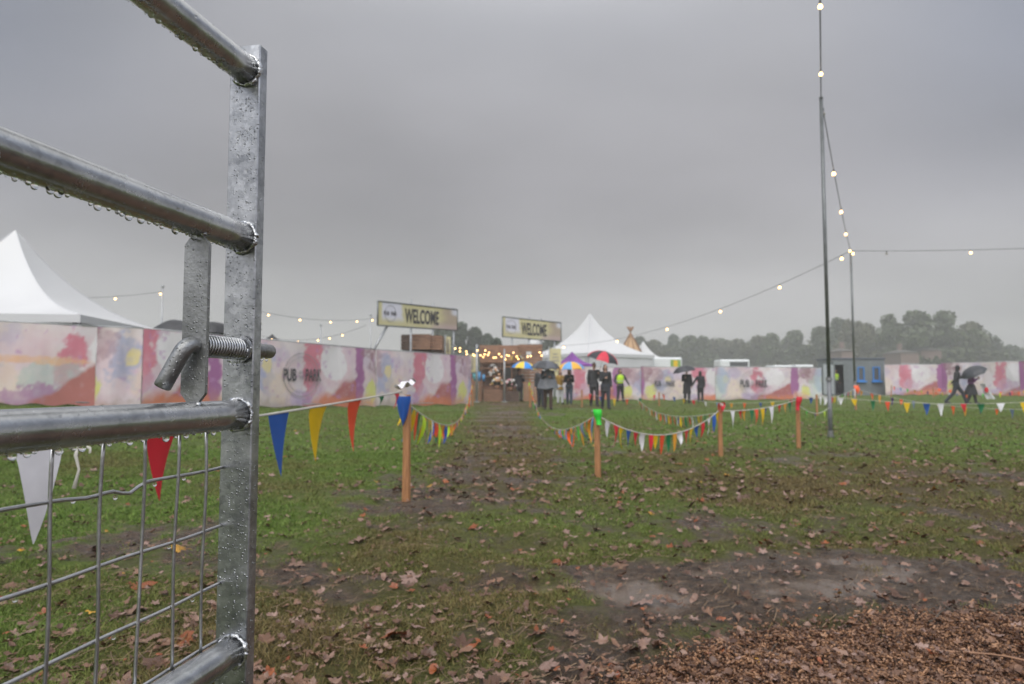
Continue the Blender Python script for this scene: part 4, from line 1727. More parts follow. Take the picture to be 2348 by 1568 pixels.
# ------------------------------------------------------------------ tents
def hat_tent(c, half, he, hp, rz, label, name='marquee_tent', mats=(M_TENT, M_TENTWALL), walls=(0, 1, 2, 3), cat='tent'):
    root = thing(name, c, label, cat)
    M = Matrix.Rotation(rz, 3, 'Z')
    n, rings = 12, 16

    def pt(side, u, s):
        k = half * (1 - s)
        x = -k + 2 * k * u
        loc = [Vector((x, -k, 0)), Vector((k, x, 0)), Vector((-x, k, 0)), Vector((-k, -x, 0))][side]
        z = he + (hp - he) * (.30 * s + .70 * s ** 2.6)
        sagf = 4 * u * (1 - u) * (1 - s) * s
        return M @ (loc * (1 - .06 * sagf)) + Vector(c) + UP * (z - .22 * sagf)
    mb = MB()
    for side in range(4):
        mb.grid(lambda u, v: pt(side, u, v * .995), n, rings)
    mb.build('roof', mats[0], root, True)
    for side in range(4):
        MB().tube([pt(side, 0, v) + UP * .004 for v in np.linspace(0, .98, 14)], .018, 6).build('seam', mats[1], root, True)
    mb = MB()
    for side in range(4):
        mb.grid(lambda u, v: pt(side, u, 0) * 1 + Vector((0, 0, -.25 * v)) + (pt(side, u, 0) - Vector(c) - UP * he) * .006, 8, 1)
    mb.build('valance', mats[1], root)
    for side in range(4):
        p = M @ Vector((half * .985 * (1 if side in (1, 2) else -1), half * .985 * (1 if side in (2, 3) else -1), 0)) + Vector(c)
        MB().tube([p, p + UP * (he - .02)], .045, 8).build('leg', M_PALEPOLE, root, True)
    for side in walls:
        mb = MB()
        mb.grid(lambda u, v: pt(side, .02 + .96 * u, 0) + Vector((0, 0, -.1 - (he - .1) * v)) - (pt(side, u, 0) - Vector(c) - UP * he) * (.015 + .004 * math.sin(u * 20)), 30, 2)
        mb.build('side_wall', mats[1], root, True)
    return root


def tent_at(vx, vpeak, veave, Y, halfpx, rz, label, **kw):
    pk = P(vx, vpeak, Y)
    c = Vector((pk.x, Y, float(base_h(pk.x, Y))))
    he = P(vx, veave, Y).z - c.z
    return hat_tent(c, halfpx / FPX * Y, he, pk.z - c.z, rz, label, **kw)


tent_at(35, 526, 744, 24.5, 268, R(8), 'large white peaked marquee behind the leftmost banner fence')
tent_at(1352, 718, 815, 52, 102, R(36), 'white peaked marquee behind the red umbrella at the entrance')
tent_at(1474, 782, 826, 70, 40, R(20), 'small white tent peak just right of the tan tipi')
tent_at(1311, 806, 836, 43, 34, R(30), 'small purple gazebo behind the orange and blue umbrella', name='gazebo', mats=(M_PURPLE, M_PURPLE), walls=())
tent_at(624, 766, 781, 42, 22, R(10), 'small black gazebo peak above the logo banner', name='gazebo', mats=(M_BLACKCANVAS, M_BLACKCANVAS), walls=())
# tipi
tp = P(1445, 762, 66)
tpb = Vector((tp.x, 66, float(base_h(tp.x, 66))))
tipi = thing('tipi', tpb, 'tan canvas tipi with crossed poles behind the white marquee', 'tipi')
mb = MB()
rb = 3.5


def tip(u, v):
    a = 2 * math.pi * u
    k = (1 - v) ** 1.1
    fl = 1 + .06 * math.cos(a * 9) * (1 - v)
    return tpb + Vector((math.cos(a) * rb * k * fl + .01, math.sin(a) * rb * k * fl, (tp.z - tpb.z) * v))


mb.grid(tip, 54, 10)
mb.build('canvas', M_TAN, tipi, True)
for k in range(9):
    a = 2 * math.pi * k / 9
    top = tpb + UP * (tp.z - tpb.z)
    MB().tube([tpb + Vector((math.cos(a) * rb * .96, math.sin(a) * rb * .96, .05)), top, top + Vector((-math.cos(a) * .35, -math.sin(a) * .35, .55))], .04, 6).build('pole', M_PALLET2, tipi, True)
# low black canopy on the left
bc = P(423, 760, 25)
bcb = Vector((bc.x, 25, float(base_h(bc.x, 25))))
blk = thing('black_canopy', bcb, 'low black rounded canopy behind the banner fence next to the left tent', 'canopy')
mb = MB()
hw_ = 80 / FPX * 25
zt_ = P(423, 731, 25).z
zb_ = P(423, 762, 25).z


def canopy(u, v):
    a, b = (u - .5) * 2, (v - .5) * 2
    rr = max(abs(a), abs(b))
    k = (1 - abs(a) ** 4) ** .5 * (1 - abs(b) ** 4) ** .5
    return Vector((bc.x + a * hw_, 25.8 + b * .9, zb_ + (zt_ - zb_) * k + .04 * math.sin(a * 9) * k))


mb.grid(canopy, 26, 12)
mb.build('canvas', M_BLACKCANVAS, blk, True)
for sx in (-1, 1):
    for sy in (-1, 1):
        p = Vector((bc.x + sx * hw_ * .95, 25.8 + sy * .8, float(base_h(bc.x, 25))))
        MB().tube([p, Vector((p.x, p.y, zb_))], .03, 8).build('leg', M_BLACKCANVAS, blk, True)


# ------------------------------------------------------------------ welcome signs
def welcome_sign(TL, TR, h, label, legs, brace=True):
    TL, TR = Vector(TL), Vector(TR)
    base = (TL + TR) / 2
    base.z = float(base_h(base.x, base.y))
    root = thing('welcome_sign', base, label, 'sign', 'welcome signs over the entrance')
    ex = (TR - TL)
    L = ex.length
    exn = ex.normalized()
    nrm = Vector((exn.y, -exn.x, 0)).normalized()
    ez = UP
    nu, nv = 120, 28
    uu, vv_ = np.meshgrid(np.linspace(0, 1, nu + 1), np.linspace(0, 1, nv + 1))
    uu, vv_ = uu.ravel(), vv_.ravel()
    V = np.zeros((len(uu), 3))
    off = world_off(root)
    for k in range(3):
        V[:, k] = TL[k] + ex[k] * uu + nrm[k] * .035 - off[k]
    V[:, 2] += -h * (1 - vv_)
    w = fbm(uu * 6, vv_ * 2, 3, 4) - .5
    c = np.tile(np.array([.60, .55, .30]), (len(uu), 1))

    def lay(m, col):
        nonlocal c
        m = np.clip(m, 0, 1)[:, None]
        c = c * (1 - m) + np.array(col) * m
    lay(sstep(.0, .05, .32 - uu + w * .12) * sstep(.0, .02, uu - .035) * sstep(0, .3, vv_ - .12 + w * .3), (.68, .68, .76))
    lay(sstep(-.1, .1, w) * .5 * (uu > .35), (.68, .64, .42))
    lay(sstep(.70, .86, uu + w * .2) * .75, (.38, .28, .25))
    lay(sstep(.0, .1, uu - .86 + w * .1) * sstep(.62, .8, vv_ + w * .2), (.66, .66, .72))
    lay(sstep(.62, .72, uu + w * .2) * sstep(.35, .1, vv_) * .7, (.52, .40, .40))
    ii = np.arange((nu + 1) * (nv + 1)).reshape(nv + 1, nu + 1)
    F = np.stack([ii[:-1, :-1].ravel(), ii[:-1, 1:].ravel(), ii[1:, 1:].ravel(), ii[1:, :-1].ravel()], 1)
    face = link('sign_face', np_mesh('sign_face', V, F, M_SIGNPRINT, cols=c), root)
    mb = MB()
    Ms = Matrix((exn, -nrm, UP)).transposed()
    cc_ = TL.lerp(TR, .5) - UP * h / 2
    mb.box(cc_, (L, .05, h), Ms)
    mb.build('backing_board', M_GREYPOLE, root)
    mb = MB()
    for zz in (0, -h):
        mb.tube([TL + UP * zz + nrm * .03, TR + UP * zz + nrm * .03], .035, 8)
    for p in (TL, TR):
        mb.tube([p + nrm * .03, p - UP * h + nrm * .03], .035, 8)
    mb.build('frame', M_GREYPOLE, root, True)
    org = TL + ex * .52 - UP * h * .50 + nrm * .05
    text_mesh('lettering', 'WELCOME', L * .43, h * .64, M_INK, org, exn, UP, face, .028)
    org = TL + ex * .135 - UP * h * .47 + nrm * .05
    text_mesh('logo_lettering', 'PUB', L * .055, h * .17, M_INK, org - exn * L * .042, exn, UP, face, .015)
    text_mesh('logo_lettering', 'PARK', L * .068, h * .17, M_INK, org + exn * L * .042, exn, UP, face, .015)
    mb = MB()
    mb.tube([org + exn * (h * .34 * math.cos(a)) + UP * (h * .34 * math.sin(a)) for a in np.linspace(0, 6.2832, 33)], .008, 5)
    mb.build('logo_ring', M_INKGREY, face)
    for s, e in legs:
        p = TL.lerp(TR, s) - nrm * .06
        f = Vector((p.x, p.y, float(base_h(p.x, p.y))))
        MB().tube([f, p + UP * e], .05, 8).build('support_pole', M_PALEPOLE, root, True)
    p = TL.lerp(TR, .12) - UP * h - nrm * .06
    if brace:
        MB().tube([p, p - exn * .6 - UP * 1.6 - nrm * .2 + Vector((-.3, 0, 0))], .06, 8).build('brace', M_PALEPOLE, root, True)
    return root


s1a, s1b = P(865, 690, 29.3), P(1047, 710, 34.2)
s1b.z = s1a.z + (s1b.z - s1a.z)
welcome_sign(s1a, s1b, 1.05, 'nearer WELCOME banner sign above the left fence', [(.4, .25), (.68, .2), (.97, .1)])
s2a, s2b = P(1151, 726, 39.3), P(1285, 740, 42.4)
welcome_sign(s2a, s2b, 1.16, 'farther WELCOME banner sign above the entrance kiosk', [(.17, .0), (.45, .2), (.66, .15), (.9, 0)], False)


# ------------------------------------------------------------------ entrance: pallets, crates, flowers
def crate(c, w, d, h, label, m=M_PALLET, rz=0.0, name='wooden_crate', slats=5):
    root = thing(name, c, label, 'crate', 'wooden pallet crates at the entrance')
    M = Matrix.Rotation(rz, 3, 'Z')
    C0 = Vector(c)
    b = MB()
    for sx in (-1, 1):
        for sy in (-1, 1):
            b.box(C0 + M @ Vector((sx * (w / 2 - .04), sy * (d / 2 - .04), h / 2)), (.08, .08, h), M)
    b.build('corner_posts', M_DARKWOOD, root)
    sl = h / slats
    b = MB()
    for i in range(slats):
        z = (i + .5) * sl
        for sy in (-1, 1):
            b.box(C0 + M @ Vector((0, sy * (d / 2 + .011), z)), (w + .05, .02, sl * .78), M)
        for sx in (-1, 1):
            b.box(C0 + M @ Vector((sx * (w / 2 + .011), 0, z)), (.02, d - .01, sl * .78), M)
    b.build('slats', m, root)
    b = MB()
    k = max(4, int(w / .16))
    for i in range(k):
        b.box(C0 + M @ Vector((-w / 2 + (i + .5) * w / k, 0, h + .012)), (w / k * .8, d + .03, .022), M)
    b.build('lid', m, root)
    return root


def pc(vx, vb, Y):
    p = P(vx, vb, Y)
    return p


def crate_px(x0, x1, yt, yb, Y, label, m=M_PALLET, d=.8, slats=5, name='wooden_crate', rz=0.0):
    a, b = P(x0, yb, Y), P(x1, yb, Y)
    t = P(x0, yt, Y)
    z0 = max(a.z, float(base_h(a.x, Y)))
    return crate(((a.x + b.x) / 2, Y + d / 2, z0), b.x - a.x, d, t.z - z0, label, m, rz, name, slats)


# tower of crates under the near sign
g = float(base_h(-3, 33))
tw0, tw1 = P(920, 806, 32.2), P(1012, 806, 32.2)
tower = crate((((tw0.x + tw1.x) / 2), 33.2, g), tw1.x - tw0.x, 1.4, P(920, 802, 32.2).z - g, 'tall slatted crate base mostly hidden behind the left banner fence', M_DARKWOOD, 0, 'wooden_crate', 9)
crate_px(920, 940, 768, 802, 32.2, 'dark narrow crate left on the stack below the near sign', M_DARKWOOD, .9, 4)
crate_px(941, 985, 767, 801, 32.1, 'reddish brown wide crate in the middle of the stack below the near sign', M_PALLET, 1.0, 5)
crate_px(987, 1012, 770, 802, 32.3, 'brown crate right on the stack below the near sign', M_PALLET, .9, 5)
# kiosk of pallets
kY = 37.5
kr = P(1099, 921, kY)
kb = Vector((P(1144, 921, kY).x, kY, 0))
kiosk = thing('pallet_kiosk', kb, 'tall entrance wall built of brown pallets with shelves', 'kiosk')
kx0, kx1 = P(1099, 900, kY).x, P(1190, 900, kY).x
kz = P(1099, 791, kY).z
nrow = 22
for nm, lo_, hi_ in (('base_cladding', 0, .75), ('fascia_cladding', 2.15, 9)):
    b = MB()
    for i in range(nrow):
        z = .1 + (kz - .1) * (i + .5) / nrow
        if lo_ < z < hi_:
            b.box(((kx0 + kx1) / 2, kY, z), (kx1 - kx0, .03, (kz - .1) / nrow * .8))
    b.build(nm, M_PALLET, kiosk)
b = MB()
for i in range(nrow):
    z = .1 + (kz - .1) * (i + .5) / nrow
    b.box(((kx0 + kx1) / 2, kY + .7, z), (kx1 - kx0, .03, (kz - .1) / nrow * .9))
b.build('back_boards', M_PALLET, kiosk)
for x in (kx0 + .05, (kx0 + kx1) / 2, kx1 - .05):
    MB().box((x, kY + .08, kz / 2), (.1, .1, kz + .04)).build('post', M_DARKWOOD, kiosk)
for z in (.78, 1.35, 1.8, 2.12):
    MB().box(((kx0 + kx1) / 2, kY + .33, z), (kx1 - kx0 - .02, .62, .045)).build('shelf', M_PALLET, kiosk)
crate_px(1191, 1242, 790, 835, 38.4, 'upper dark pallet block right of the kiosk with a paper notice', M_PALLET, .8, 6)
crate_px(1191, 1242, 836, 880, 38.4, 'pallet block under the notice block right of the kiosk', M_PALLET, .8, 6)
crate_px(1201, 1234, 876, 920, 36.4, 'light new wood pallet counter behind the path stake', M_PALLET2, .8, 9)
crate_px(1074, 1104, 874, 922, 36.8, 'brown pallet counter holding coloured tubs at the path', M_PALLET, .8, 7)
crate_px(1110, 1150, 893, 921, 36.6, 'low brown pallet in front of the kiosk, flowers on top', M_PALLET, .7, 4)
crate_px(1152, 1188, 897, 921, 36.5, 'low dark pallet beside the man with blue umbrella', M_DARKWOOD, .7, 4)
p0, p1 = P(1206, 806, 38.3), P(1218, 818, 38.3)
nt_ = MB().box(((p0.x + p1.x) / 2, 38.33, (p0.z + p1.z) / 2), (p1.x - p0.x, .02, p0.z - p1.z))
tag(nt_.build('paper_notice', M_TENT), 'white paper notice pinned on the dark pallet block', 'notice')
for (x0, x1, y0, y1, mt, lab) in ((1072, 1081, 858, 874, PEN['red'], 'red tub on the pallet counter'), (1083, 1092, 855, 874, mat('teal_tub', (.10, .33, .36), .5), 'teal tub on the pallet counter'),
                                  (1093, 1102, 852, 874, PEN['sky'], 'blue tub on the pallet counter'), (1105, 1112, 858, 874, PEN['sky'], 'blue bucket hanging by the kiosk shelf')):
    Y = 37.1
    a, b2 = P(x0, y1, Y), P(x1, y0, Y)
    r = (b2.x - a.x) / 2
    o = thing('tub', ((a.x + b2.x) / 2, Y, a.z), lab, 'tub', 'coloured tubs at the entrance')
    c = Vector((a.x + r, Y, 0))
    MB().tube([c + UP * a.z, c + UP * (b2.z - .04)], [r * .85, r], 14).build('body', mt, o, True)
    MB().tube([c + UP * (b2.z - .04), c + UP * b2.z], [r * 1.08, r * 1.08], 14).build('rim', mt, o)
p0, p1 = P(1154, 841, 37.3), P(1173, 871, 37.3)
cb = thing('chalkboard', ((p0.x + p1.x) / 2, 37.3, p1.z), 'black chalkboard standing in the kiosk', 'chalkboard')
MB().box(((p0.x + p1.x) / 2, 37.3, (p0.z + p1.z) / 2), (p1.x - p0.x, .03, p0.z - p1.z)).build('board', M_BOARD, cb)
mb = MB()
for zz in (p0.z, p1.z):
    mb.box(((p0.x + p1.x) / 2, 37.28, zz), (p1.x - p0.x + .06, .05, .05))
for xx in (p0.x, p1.x):
    mb.box((xx, 37.28, (p0.z + p1.z) / 2), (.05, .05, p0.z - p1.z - .06))
mb.build('frame', M_PALLET2, cb)


def flowers(vx, vy, Y, sc, label, cols, seed):
    r = random.Random(seed)
    c = P(vx, vy, Y)
    root = thing('flower_arrangement', c, label, 'flowers', 'flower arrangements on the pallet kiosk')
    MB().tube([c, c + UP * .18 * sc], [.09 * sc, .12 * sc], 12).build('pot', M_PALLET2, root, True)
    lv = MB()
    for i in range(60):
        a, e = r.uniform(0, 6.28), r.uniform(.1, 1.5)
        d = Vector((math.cos(a) * math.cos(e), math.sin(a) * math.cos(e), math.sin(e)))
        p = c + UP * .16 * sc + d * .26 * sc * r.uniform(.4, 1)
        s = Vector((-d.y, d.x, .2)).normalized() * .035 * sc
        lv.add([p - d * .1 * sc, p + s, p + d * .1 * sc, p - s], [(0, 1, 2, 3)])
    lv.build('leaves', FOL[1], root)
    fl = MB()
    for i in range(26):
        a, e = r.uniform(0, 6.28), r.uniform(.0, 1.5)
        d = Vector((math.cos(a) * math.cos(e), math.sin(a) * math.cos(e), math.sin(e)))
        p = c + UP * .18 * sc + d * .30 * sc * r.uniform(.75, 1.05)
        fl.ball(p, .055 * sc * r.uniform(.7, 1.2), 7, 5, r.randrange(len(cols)))
    fl.build('blooms', cols, root, True)


fw = [mat('bloom_white', (.7, .68, .66), .6), mat('bloom_pink', (.6, .3, .33), .6), mat('bloom_peach', (.68, .40, .24), .6), mat('bloom_yellow', (.66, .5, .08), .6)]
flowers(1134, 868, 37.1, 1.1, 'peach and white flowers at mid height on the kiosk', [fw[0], fw[2]], 1)
flowers(1140, 893, 36.9, 1.3, 'white and orange flowers on the low pallet left', [fw[0], fw[2], fw[3]], 2)
flowers(1170, 897, 36.8, 1.3, 'white flowers on the low dark pallet', [fw[0], fw[0], fw[1]], 3)
flowers(1162, 833, 37.7, .9, 'green and pink flowers on the kiosk top shelf left', [fw[1], fw[3]], 4)
flowers(1174, 832, 37.7, 1.0, 'yellow and orange flowers on the kiosk top shelf', [fw[3], fw[2]], 5)
flowers(1186, 831, 37.7, 1.0, 'white and yellow flowers on the kiosk shelf right', [fw[0], fw[3]], 6)
flowers(1130, 850, 37.7, .8, 'small white flowers on the kiosk middle shelf', [fw[0]], 7)


def feather_banner(x0, x1, y0, y1, Y, label):
    a, b = P(x0, y1, Y), P(x1, y0, Y)
    gx = float(base_h(a.x, Y))
    root = thing('upright_banner', (a.x, Y, gx), label, 'banner', 'cream upright banners at the entrance')
    MB().grid(lambda u, v: (a.x + (b.x - a.x) * u, Y + .03 * math.sin(u * 5 + v * 3), a.z + (b.z - a.z) * v), 8, 12).build('cloth', M_CREAM, root, True)
    MB().tube([(a.x - .03, Y, gx), (a.x - .03, Y, b.z + .1)], .03, 8).build('pole', M_PALEPOLE, root, True)
    mb = MB()
    n = 6
    for i in range(n):
        z = b.z + (a.z - b.z) * (.2 + .12 * i)
        mb.box(((a.x + b.x) / 2, Y - .04, z), ((b.x - a.x) * (.4 + .3 * ((i * 37) % 5) / 5), .006, .05))
    mb.build('printed_lines', M_INKGREY, root)


feather_banner(1073, 1090, 812, 853, 35.8, 'cream upright banner between the left fence and the kiosk')
feather_banner(1260, 1286, 799, 862, 37.8, 'cream upright banner between kiosk and white marquee')
feather_banner(1022, 1033, 772, 812, 33.2, 'narrow cream banner above the end of the left fence')
# grey portal posts at the entrance
for i, (vx, Y, yt, lab) in enumerate(((1093, 35.4, 790, 'grey steel portal post left of the kiosk'), (1156, 36.0, 800, 'thin grey portal post in front of the kiosk'))):
    p = P(vx, yt, Y)
    o = thing('portal_post', (p.x, Y, 0), lab, 'post')
    MB().tube([(p.x, Y, 0), (p.x, Y, p.z)], .06 if i == 0 else .045, 10).build('shaft', M_PALEPOLE, o, True)
    MB().box((p.x, Y, .02), (.3, .3, .03), bev=.006).build('foot', M_PALEPOLE, o)
# festoon cluster across the entrance
clus = [((1036, 790, 33), (1130, 800, 36), .35, 7), ((1040, 785, 34), (1190, 798, 37), .55, 8), ((1075, 788, 34.5), (1245, 800, 38), .6, 7), ((1098, 795, 36.5), (1252, 810, 38), .25, 6)]
for i, (a, b, sg, n) in enumerate(clus):
    festoon(P(*a), P(*b), sg, ['first festoon swag over the entrance from the left fence end', 'longest festoon swag crossing the kiosk front', 'festoon swag reaching the right pallet block',
                               'festoon string along the top of the kiosk'][i], [(q + .5 + .25 * math.sin(q * 5 + i)) / n for q in range(n)], .036)
# white parasol and dark tree dome behind the kiosk
wp = P(1224, 785, 45)
o = thing('white_parasol', (wp.x, 45, 0), 'white round parasol top between the kiosk and farther sign', 'parasol')
MB().grid(lambda u, v: (wp.x + .42 * math.cos(6.2832 * u) * math.sin(v * 1.45), 45 + .42 * math.sin(6.2832 * u) * math.sin(v * 1.45), wp.z - .2 + .42 * math.cos(v * 1.45)), 16, 6).build('canopy', M_TENT, o, True)
MB().tube([(wp.x, 45, 0), (wp.x, 45, wp.z + .15)], .03, 8).build('pole', M_PALEPOLE, o, True)


# ------------------------------------------------------------------ cabin, trailer, vans, house
def cabin():
    Y = 47.0
    x0, x1 = P(1912, 900, Y).x, P(2029, 900, Y).x
    z0 = float(base_h((x0 + x1) / 2, Y))
    zt = P(1970, 824, Y).z
    root = thing('site_cabin', ((x0 + x1) / 2, Y, z0), 'grey steel site cabin with two blue framed windows and open door', 'cabin')
    dx0, dx1 = P(1915, 900, Y).x, P(1935, 900, Y).x
    dz = P(1925, 836, Y).z
    D = 2.4
    mb = MB()
    # front wall around the door opening
    mb.box(((dx1 + x1) / 2, Y, (z0 + zt) / 2), (x1 - dx1, .06, zt - z0))
    mb.box(((x0 + dx0) / 2, Y, (z0 + zt) / 2), (dx0 - x0, .06, zt - z0))
    mb.box(((dx0 + dx1) / 2, Y, (dz + zt) / 2), (dx1 - dx0 - .004, .056, zt - dz))
    # corrugation ribs
    k = 22
    for i in range(k):
        mb.box((dx1 + .1 + (x1 - dx1 - .2) * i / (k - 1), Y - .034, (z0 + zt) / 2), (.05, .02, zt - z0 - .2))
    mb.box((x0 + .03, Y + D / 2 + .03, (z0 + zt) / 2), (.055, D - .005, zt - z0))
    mb.box((x1 - .03, Y + D / 2 + .03, (z0 + zt) / 2), (.055, D - .005, zt - z0))
    mb.box(((x0 + x1) / 2, Y + D, (z0 + zt) / 2), (x1 - x0 - .13, .05, zt - z0))
    mb.build('walls', M_CABIN, root)
    MB().box(((x0 + x1) / 2, Y + D / 2, zt + .05), (x1 - x0 + .12, D + .2, .1), bev=.02).build('roof', M_CABIN_ROOF, root)
    MB().box(((x0 + x1) / 2, Y + D / 2, z0 + .04), (x1 - x0 - .14, D - .1, .05)).build('floor', M_DARK, root)
    for (a, b) in ((1964.5, 1980), (1999.5, 2015.5)):
        w = thing('window', root.location, None, None)
        w.parent = root
        w.location = (0, 0, 0)
        wx0, wx1 = P(a, 860, Y).x, P(b, 860, Y).x
        wz0, wz1 = P(a, 873, Y).z, P(a, 841, Y).z
        cx_, cz_ = (wx0 + wx1) / 2, (wz0 + wz1) / 2
        m = MB()
        t = .07
        m.box((cx_, Y - .075, wz1 - t / 2), (wx1 - wx0, .07, t))
        m.box((cx_, Y - .075, wz0 + t / 2), (wx1 - wx0, .07, t))
        m.box((wx0 + t / 2, Y - .075, cz_), (t, .07, wz1 - wz0 - 2 * t))
        m.box((wx1 - t / 2, Y - .075, cz_), (t, .07, wz1 - wz0 - 2 * t))
        m.build('frame', M_BLUEFRAME, w)
        MB().box((cx_, Y - .05, cz_), (wx1 - wx0 - 2 * t, .02, wz1 - wz0 - 2 * t)).build('pane', M_GLASS, w)
        MB().box((cx_, Y - .14, wz0 - .06), (wx1 - wx0 + .22, .22, .12), bev=.02).build('sill', M_BLUEFRAME, w)
    # open door leaf swung out to the left
    lx0, lx1 = P(1889, 900, Y - .6).x, P(1912, 900, Y).x
    mb = MB()
    Ld = Vector((lx1 - lx0, .6, 0))
    ang = math.atan2(.6, lx1 - lx0)
    mb.box(((lx0 + lx1) / 2 - .03, Y - .34, (z0 + .1 + dz) / 2), (Ld.length - .04, .05, dz - z0 - .1), Matrix.Rotation(ang, 3, 'Z'))
    dr = mb.build('door', M_PALEPANEL, root)
    MB().box(((lx0 + lx1) / 2 - .25, Y - .50, z0 + 1.1), (.12, .04, .04), Matrix.Rotation(ang, 3, 'Z')).build('handle', M_DARK, dr)
    return Y, (dx0 + dx1) / 2, z0 + .065


cabY, cabX, cabZ = cabin()


def trailer(x0, x1, yt, yb, Y, label, name, wind=False, sign=False):
    a, b = P(x0, yb, Y), P(x1, yt, Y)
    z0 = float(base_h(a.x, Y))
    root = thing(name, ((a.x + b.x) / 2, Y, z0), label, 'trailer' if sign else 'van')
    cx_, w, D = (a.x + b.x) / 2, b.x - a.x, 2.1
    MB().box((cx_, Y + D / 2, (z0 + .5 + b.z) / 2), (w, D, b.z - z0 - .5), bev=.12).build('body', M_VAN, root)
    for sx in (-.32, .32):
        for sy in (.1, D - .1):
            m = MB().tube([(cx_ + sx * w, Y + sy - .1, z0 + .33), (cx_ + sx * w, Y + sy + .1, z0 + .33)], .33, 20)
            wh = m.build('wheel', M_TYRE, root, True)
            MB().tube([(cx_ + sx * w, Y + sy - .11, z0 + .33), (cx_ + sx * w, Y + sy + .11, z0 + .33)], .19, 16).build('rim', M_PALEPOLE, wh)
    if wind:
        MB().box((cx_ + .12 * w, Y - .012, b.z - .42), (w * .62, .02, .42), bev=.008).build('windscreen', M_GLASS, root)
        MB().box((cx_ + .12 * w, Y - .03, z0 + 1.0), (w * .5, .05, .25)).build('grille', M_GREYPOLE, root)
        for sx in (-.3, .45):
            MB().ball((cx_ + sx * w, Y - .02, z0 + .95), (.12, .05, .09), 10, 6).build('headlight', M_PALEPANEL, root, True)
    if sign:
        p0, p1 = P(x1 - 27, yt + 6, Y - .02), P(x1 - 4, yb - 2, Y - .02)
        bd = MB().box(((p0.x + p1.x) / 2, Y - .02, (p0.z + p1.z) / 2), (p1.x - p0.x, .02, p0.z - p1.z)).build('sign_board', mat('sign_green', (.22, .36, .10), .5), root)
        MB().box(((p0.x + p1.x) / 2, Y - .04, (p0.z + p1.z) / 2), ((p1.x - p0.x) * .42, .01, (p0.z - p1.z) * .9)).build('yellow_panel', PEN['yellow'], bd)


trailer(1476, 1564, 819, 850, 52, 'white trailer with green and yellow panel above the back fence', 'catering_trailer', sign=True)
trailer(1652, 1719, 824, 850, 60, 'white van with dark windscreen seen over the back fence', 'white_van', wind=True)
trailer(1773, 1818, 837, 850, 62, 'low white car roof showing over the fence left of the mast', 'parked_car', wind=True)
trailer(1824, 1866, 836, 850, 63, 'white car roof with orange light near the mast', 'parked_car', wind=True)


def house(x0, x1, yr, ye, yb, Y, label):
    a, b = P(x0, yb, Y), P(x1, ye, Y)
    z0 = -.2
    root = thing('brick_house', ((a.x + b.x) / 2, Y, z0), label, 'house', 'brick houses among the far trees')
    zr, ze = P(x0, yr, Y).z, b.z
    D = 8
    MB().box(((a.x + b.x) / 2, Y + D / 2, (z0 + ze) / 2), (b.x - a.x, D, ze - z0)).build('walls', M_BRICK, root)
    m = MB()
    e = .4
    vs = [(a.x - e, Y - e, ze), (b.x + e, Y - e, ze), (b.x + e, Y + D + e, ze), (a.x - e, Y + D + e, ze), (a.x + 1.5, Y + D / 2, zr), (b.x - 1.5, Y + D / 2, zr)]
    m.add(vs, [(0, 1, 5, 4), (2, 3, 4, 5), (1, 2, 5), (3, 0, 4), (3, 2, 1, 0)])
    rf = m.build('roof', M_ROOF, root)
    MB().box((a.x + 2, Y + D / 2, zr + .6), (.9, .7, 1.8)).build('chimney', M_BRICK, rf)
    for k in range(3):
        for zz in (.62,):
            x = a.x + (b.x - a.x) * (k + .5) / 3
            w = MB().box((x, Y - .03, z0 + (ze - z0) * zz), (1.3, .05, 1.4)).build('window', M_PALEPANEL, root)
            MB().box((x, Y - .06, z0 + (ze - z0) * zz), (1.1, .02, 1.2)).build('pane', M_GLASS, w)


house(2066, 2106, 800, 808, 840, 165, 'faint smaller brick house left of its neighbour under the tall trees')
house(2112, 2158, 794, 803, 840, 168, 'faint larger brick house under the tallest trees at the right')
house(1930, 1958, 796, 804, 840, 165, 'faint brick house glimpsed between the two masts')


# ------------------------------------------------------------------ trees
def crown_mesh(seed, m, nface=5200, leaf=.42):
    r = np.random.default_rng(seed)
    nb = 17
    bl = []
    for i in range(nb):
        a, rr = r.uniform(0, 6.28), r.uniform(.0, .62)
        z = r.uniform(.20, .84)
        k = 1 - abs(z - .5) * .9
        bl.append((rr * math.cos(a) * k, rr * math.sin(a) * k, z, r.uniform(.13, .26), r.uniform(.08, .15)))
    bl.append((0, 0, .88, .20, .11))
    bl = np.array(bl)
    idx = r.integers(0, len(bl), nface)
    d = r.normal(size=(nface, 3))
    d /= np.linalg.norm(d, axis=1)[:, None]
    rad = .42 + .70 * r.random(nface) ** .7
    c = bl[idx, :3] + d * bl[idx][:, [3, 3, 4]] * rad[:, None]
    u = r.normal(size=(nface, 3))
    u /= np.linalg.norm(u, axis=1)[:, None]
    w = np.cross(u, r.normal(size=(nface, 3)))
    w /= np.linalg.norm(w, axis=1)[:, None]
    s = .05 * (.6 + .9 * r.random(nface))[:, None]
    sc = np.array([1, 1, .55])
    V = np.stack([c - u * s * sc, c + w * s * .7 * sc, c + u * s * sc, c - w * s * .7 * sc], 1).reshape(-1, 3)
    F = np.arange(nface * 4).reshape(-1, 4)
    return np_mesh('crown', V, F, m)


CROWNS = [crown_mesh(20 + i, FOL[i % 3]) for i in range(6)]


def trunk_mesh():
    mb = MB()
    mb.tube([(0, 0, -.01), (.01, 0, .12), (0, .01, .3), (.01, 0, .6)], [.035, .026, .022, .012], 8)
    for a in (0, 1.3, 2.5, 3.9, 5.2):
        z = .22 + .05 * (a % 2)
        mb.tube([(0, 0, z), (.12 * math.cos(a), .12 * math.sin(a), z + .13), (.30 * math.cos(a), .30 * math.sin(a), z + .30)], [.014, .010, .004], 6)
    return mb.mesh('trunk', M_BARK, smooth=True)


TRUNK = trunk_mesh()
rt = random.Random(9)


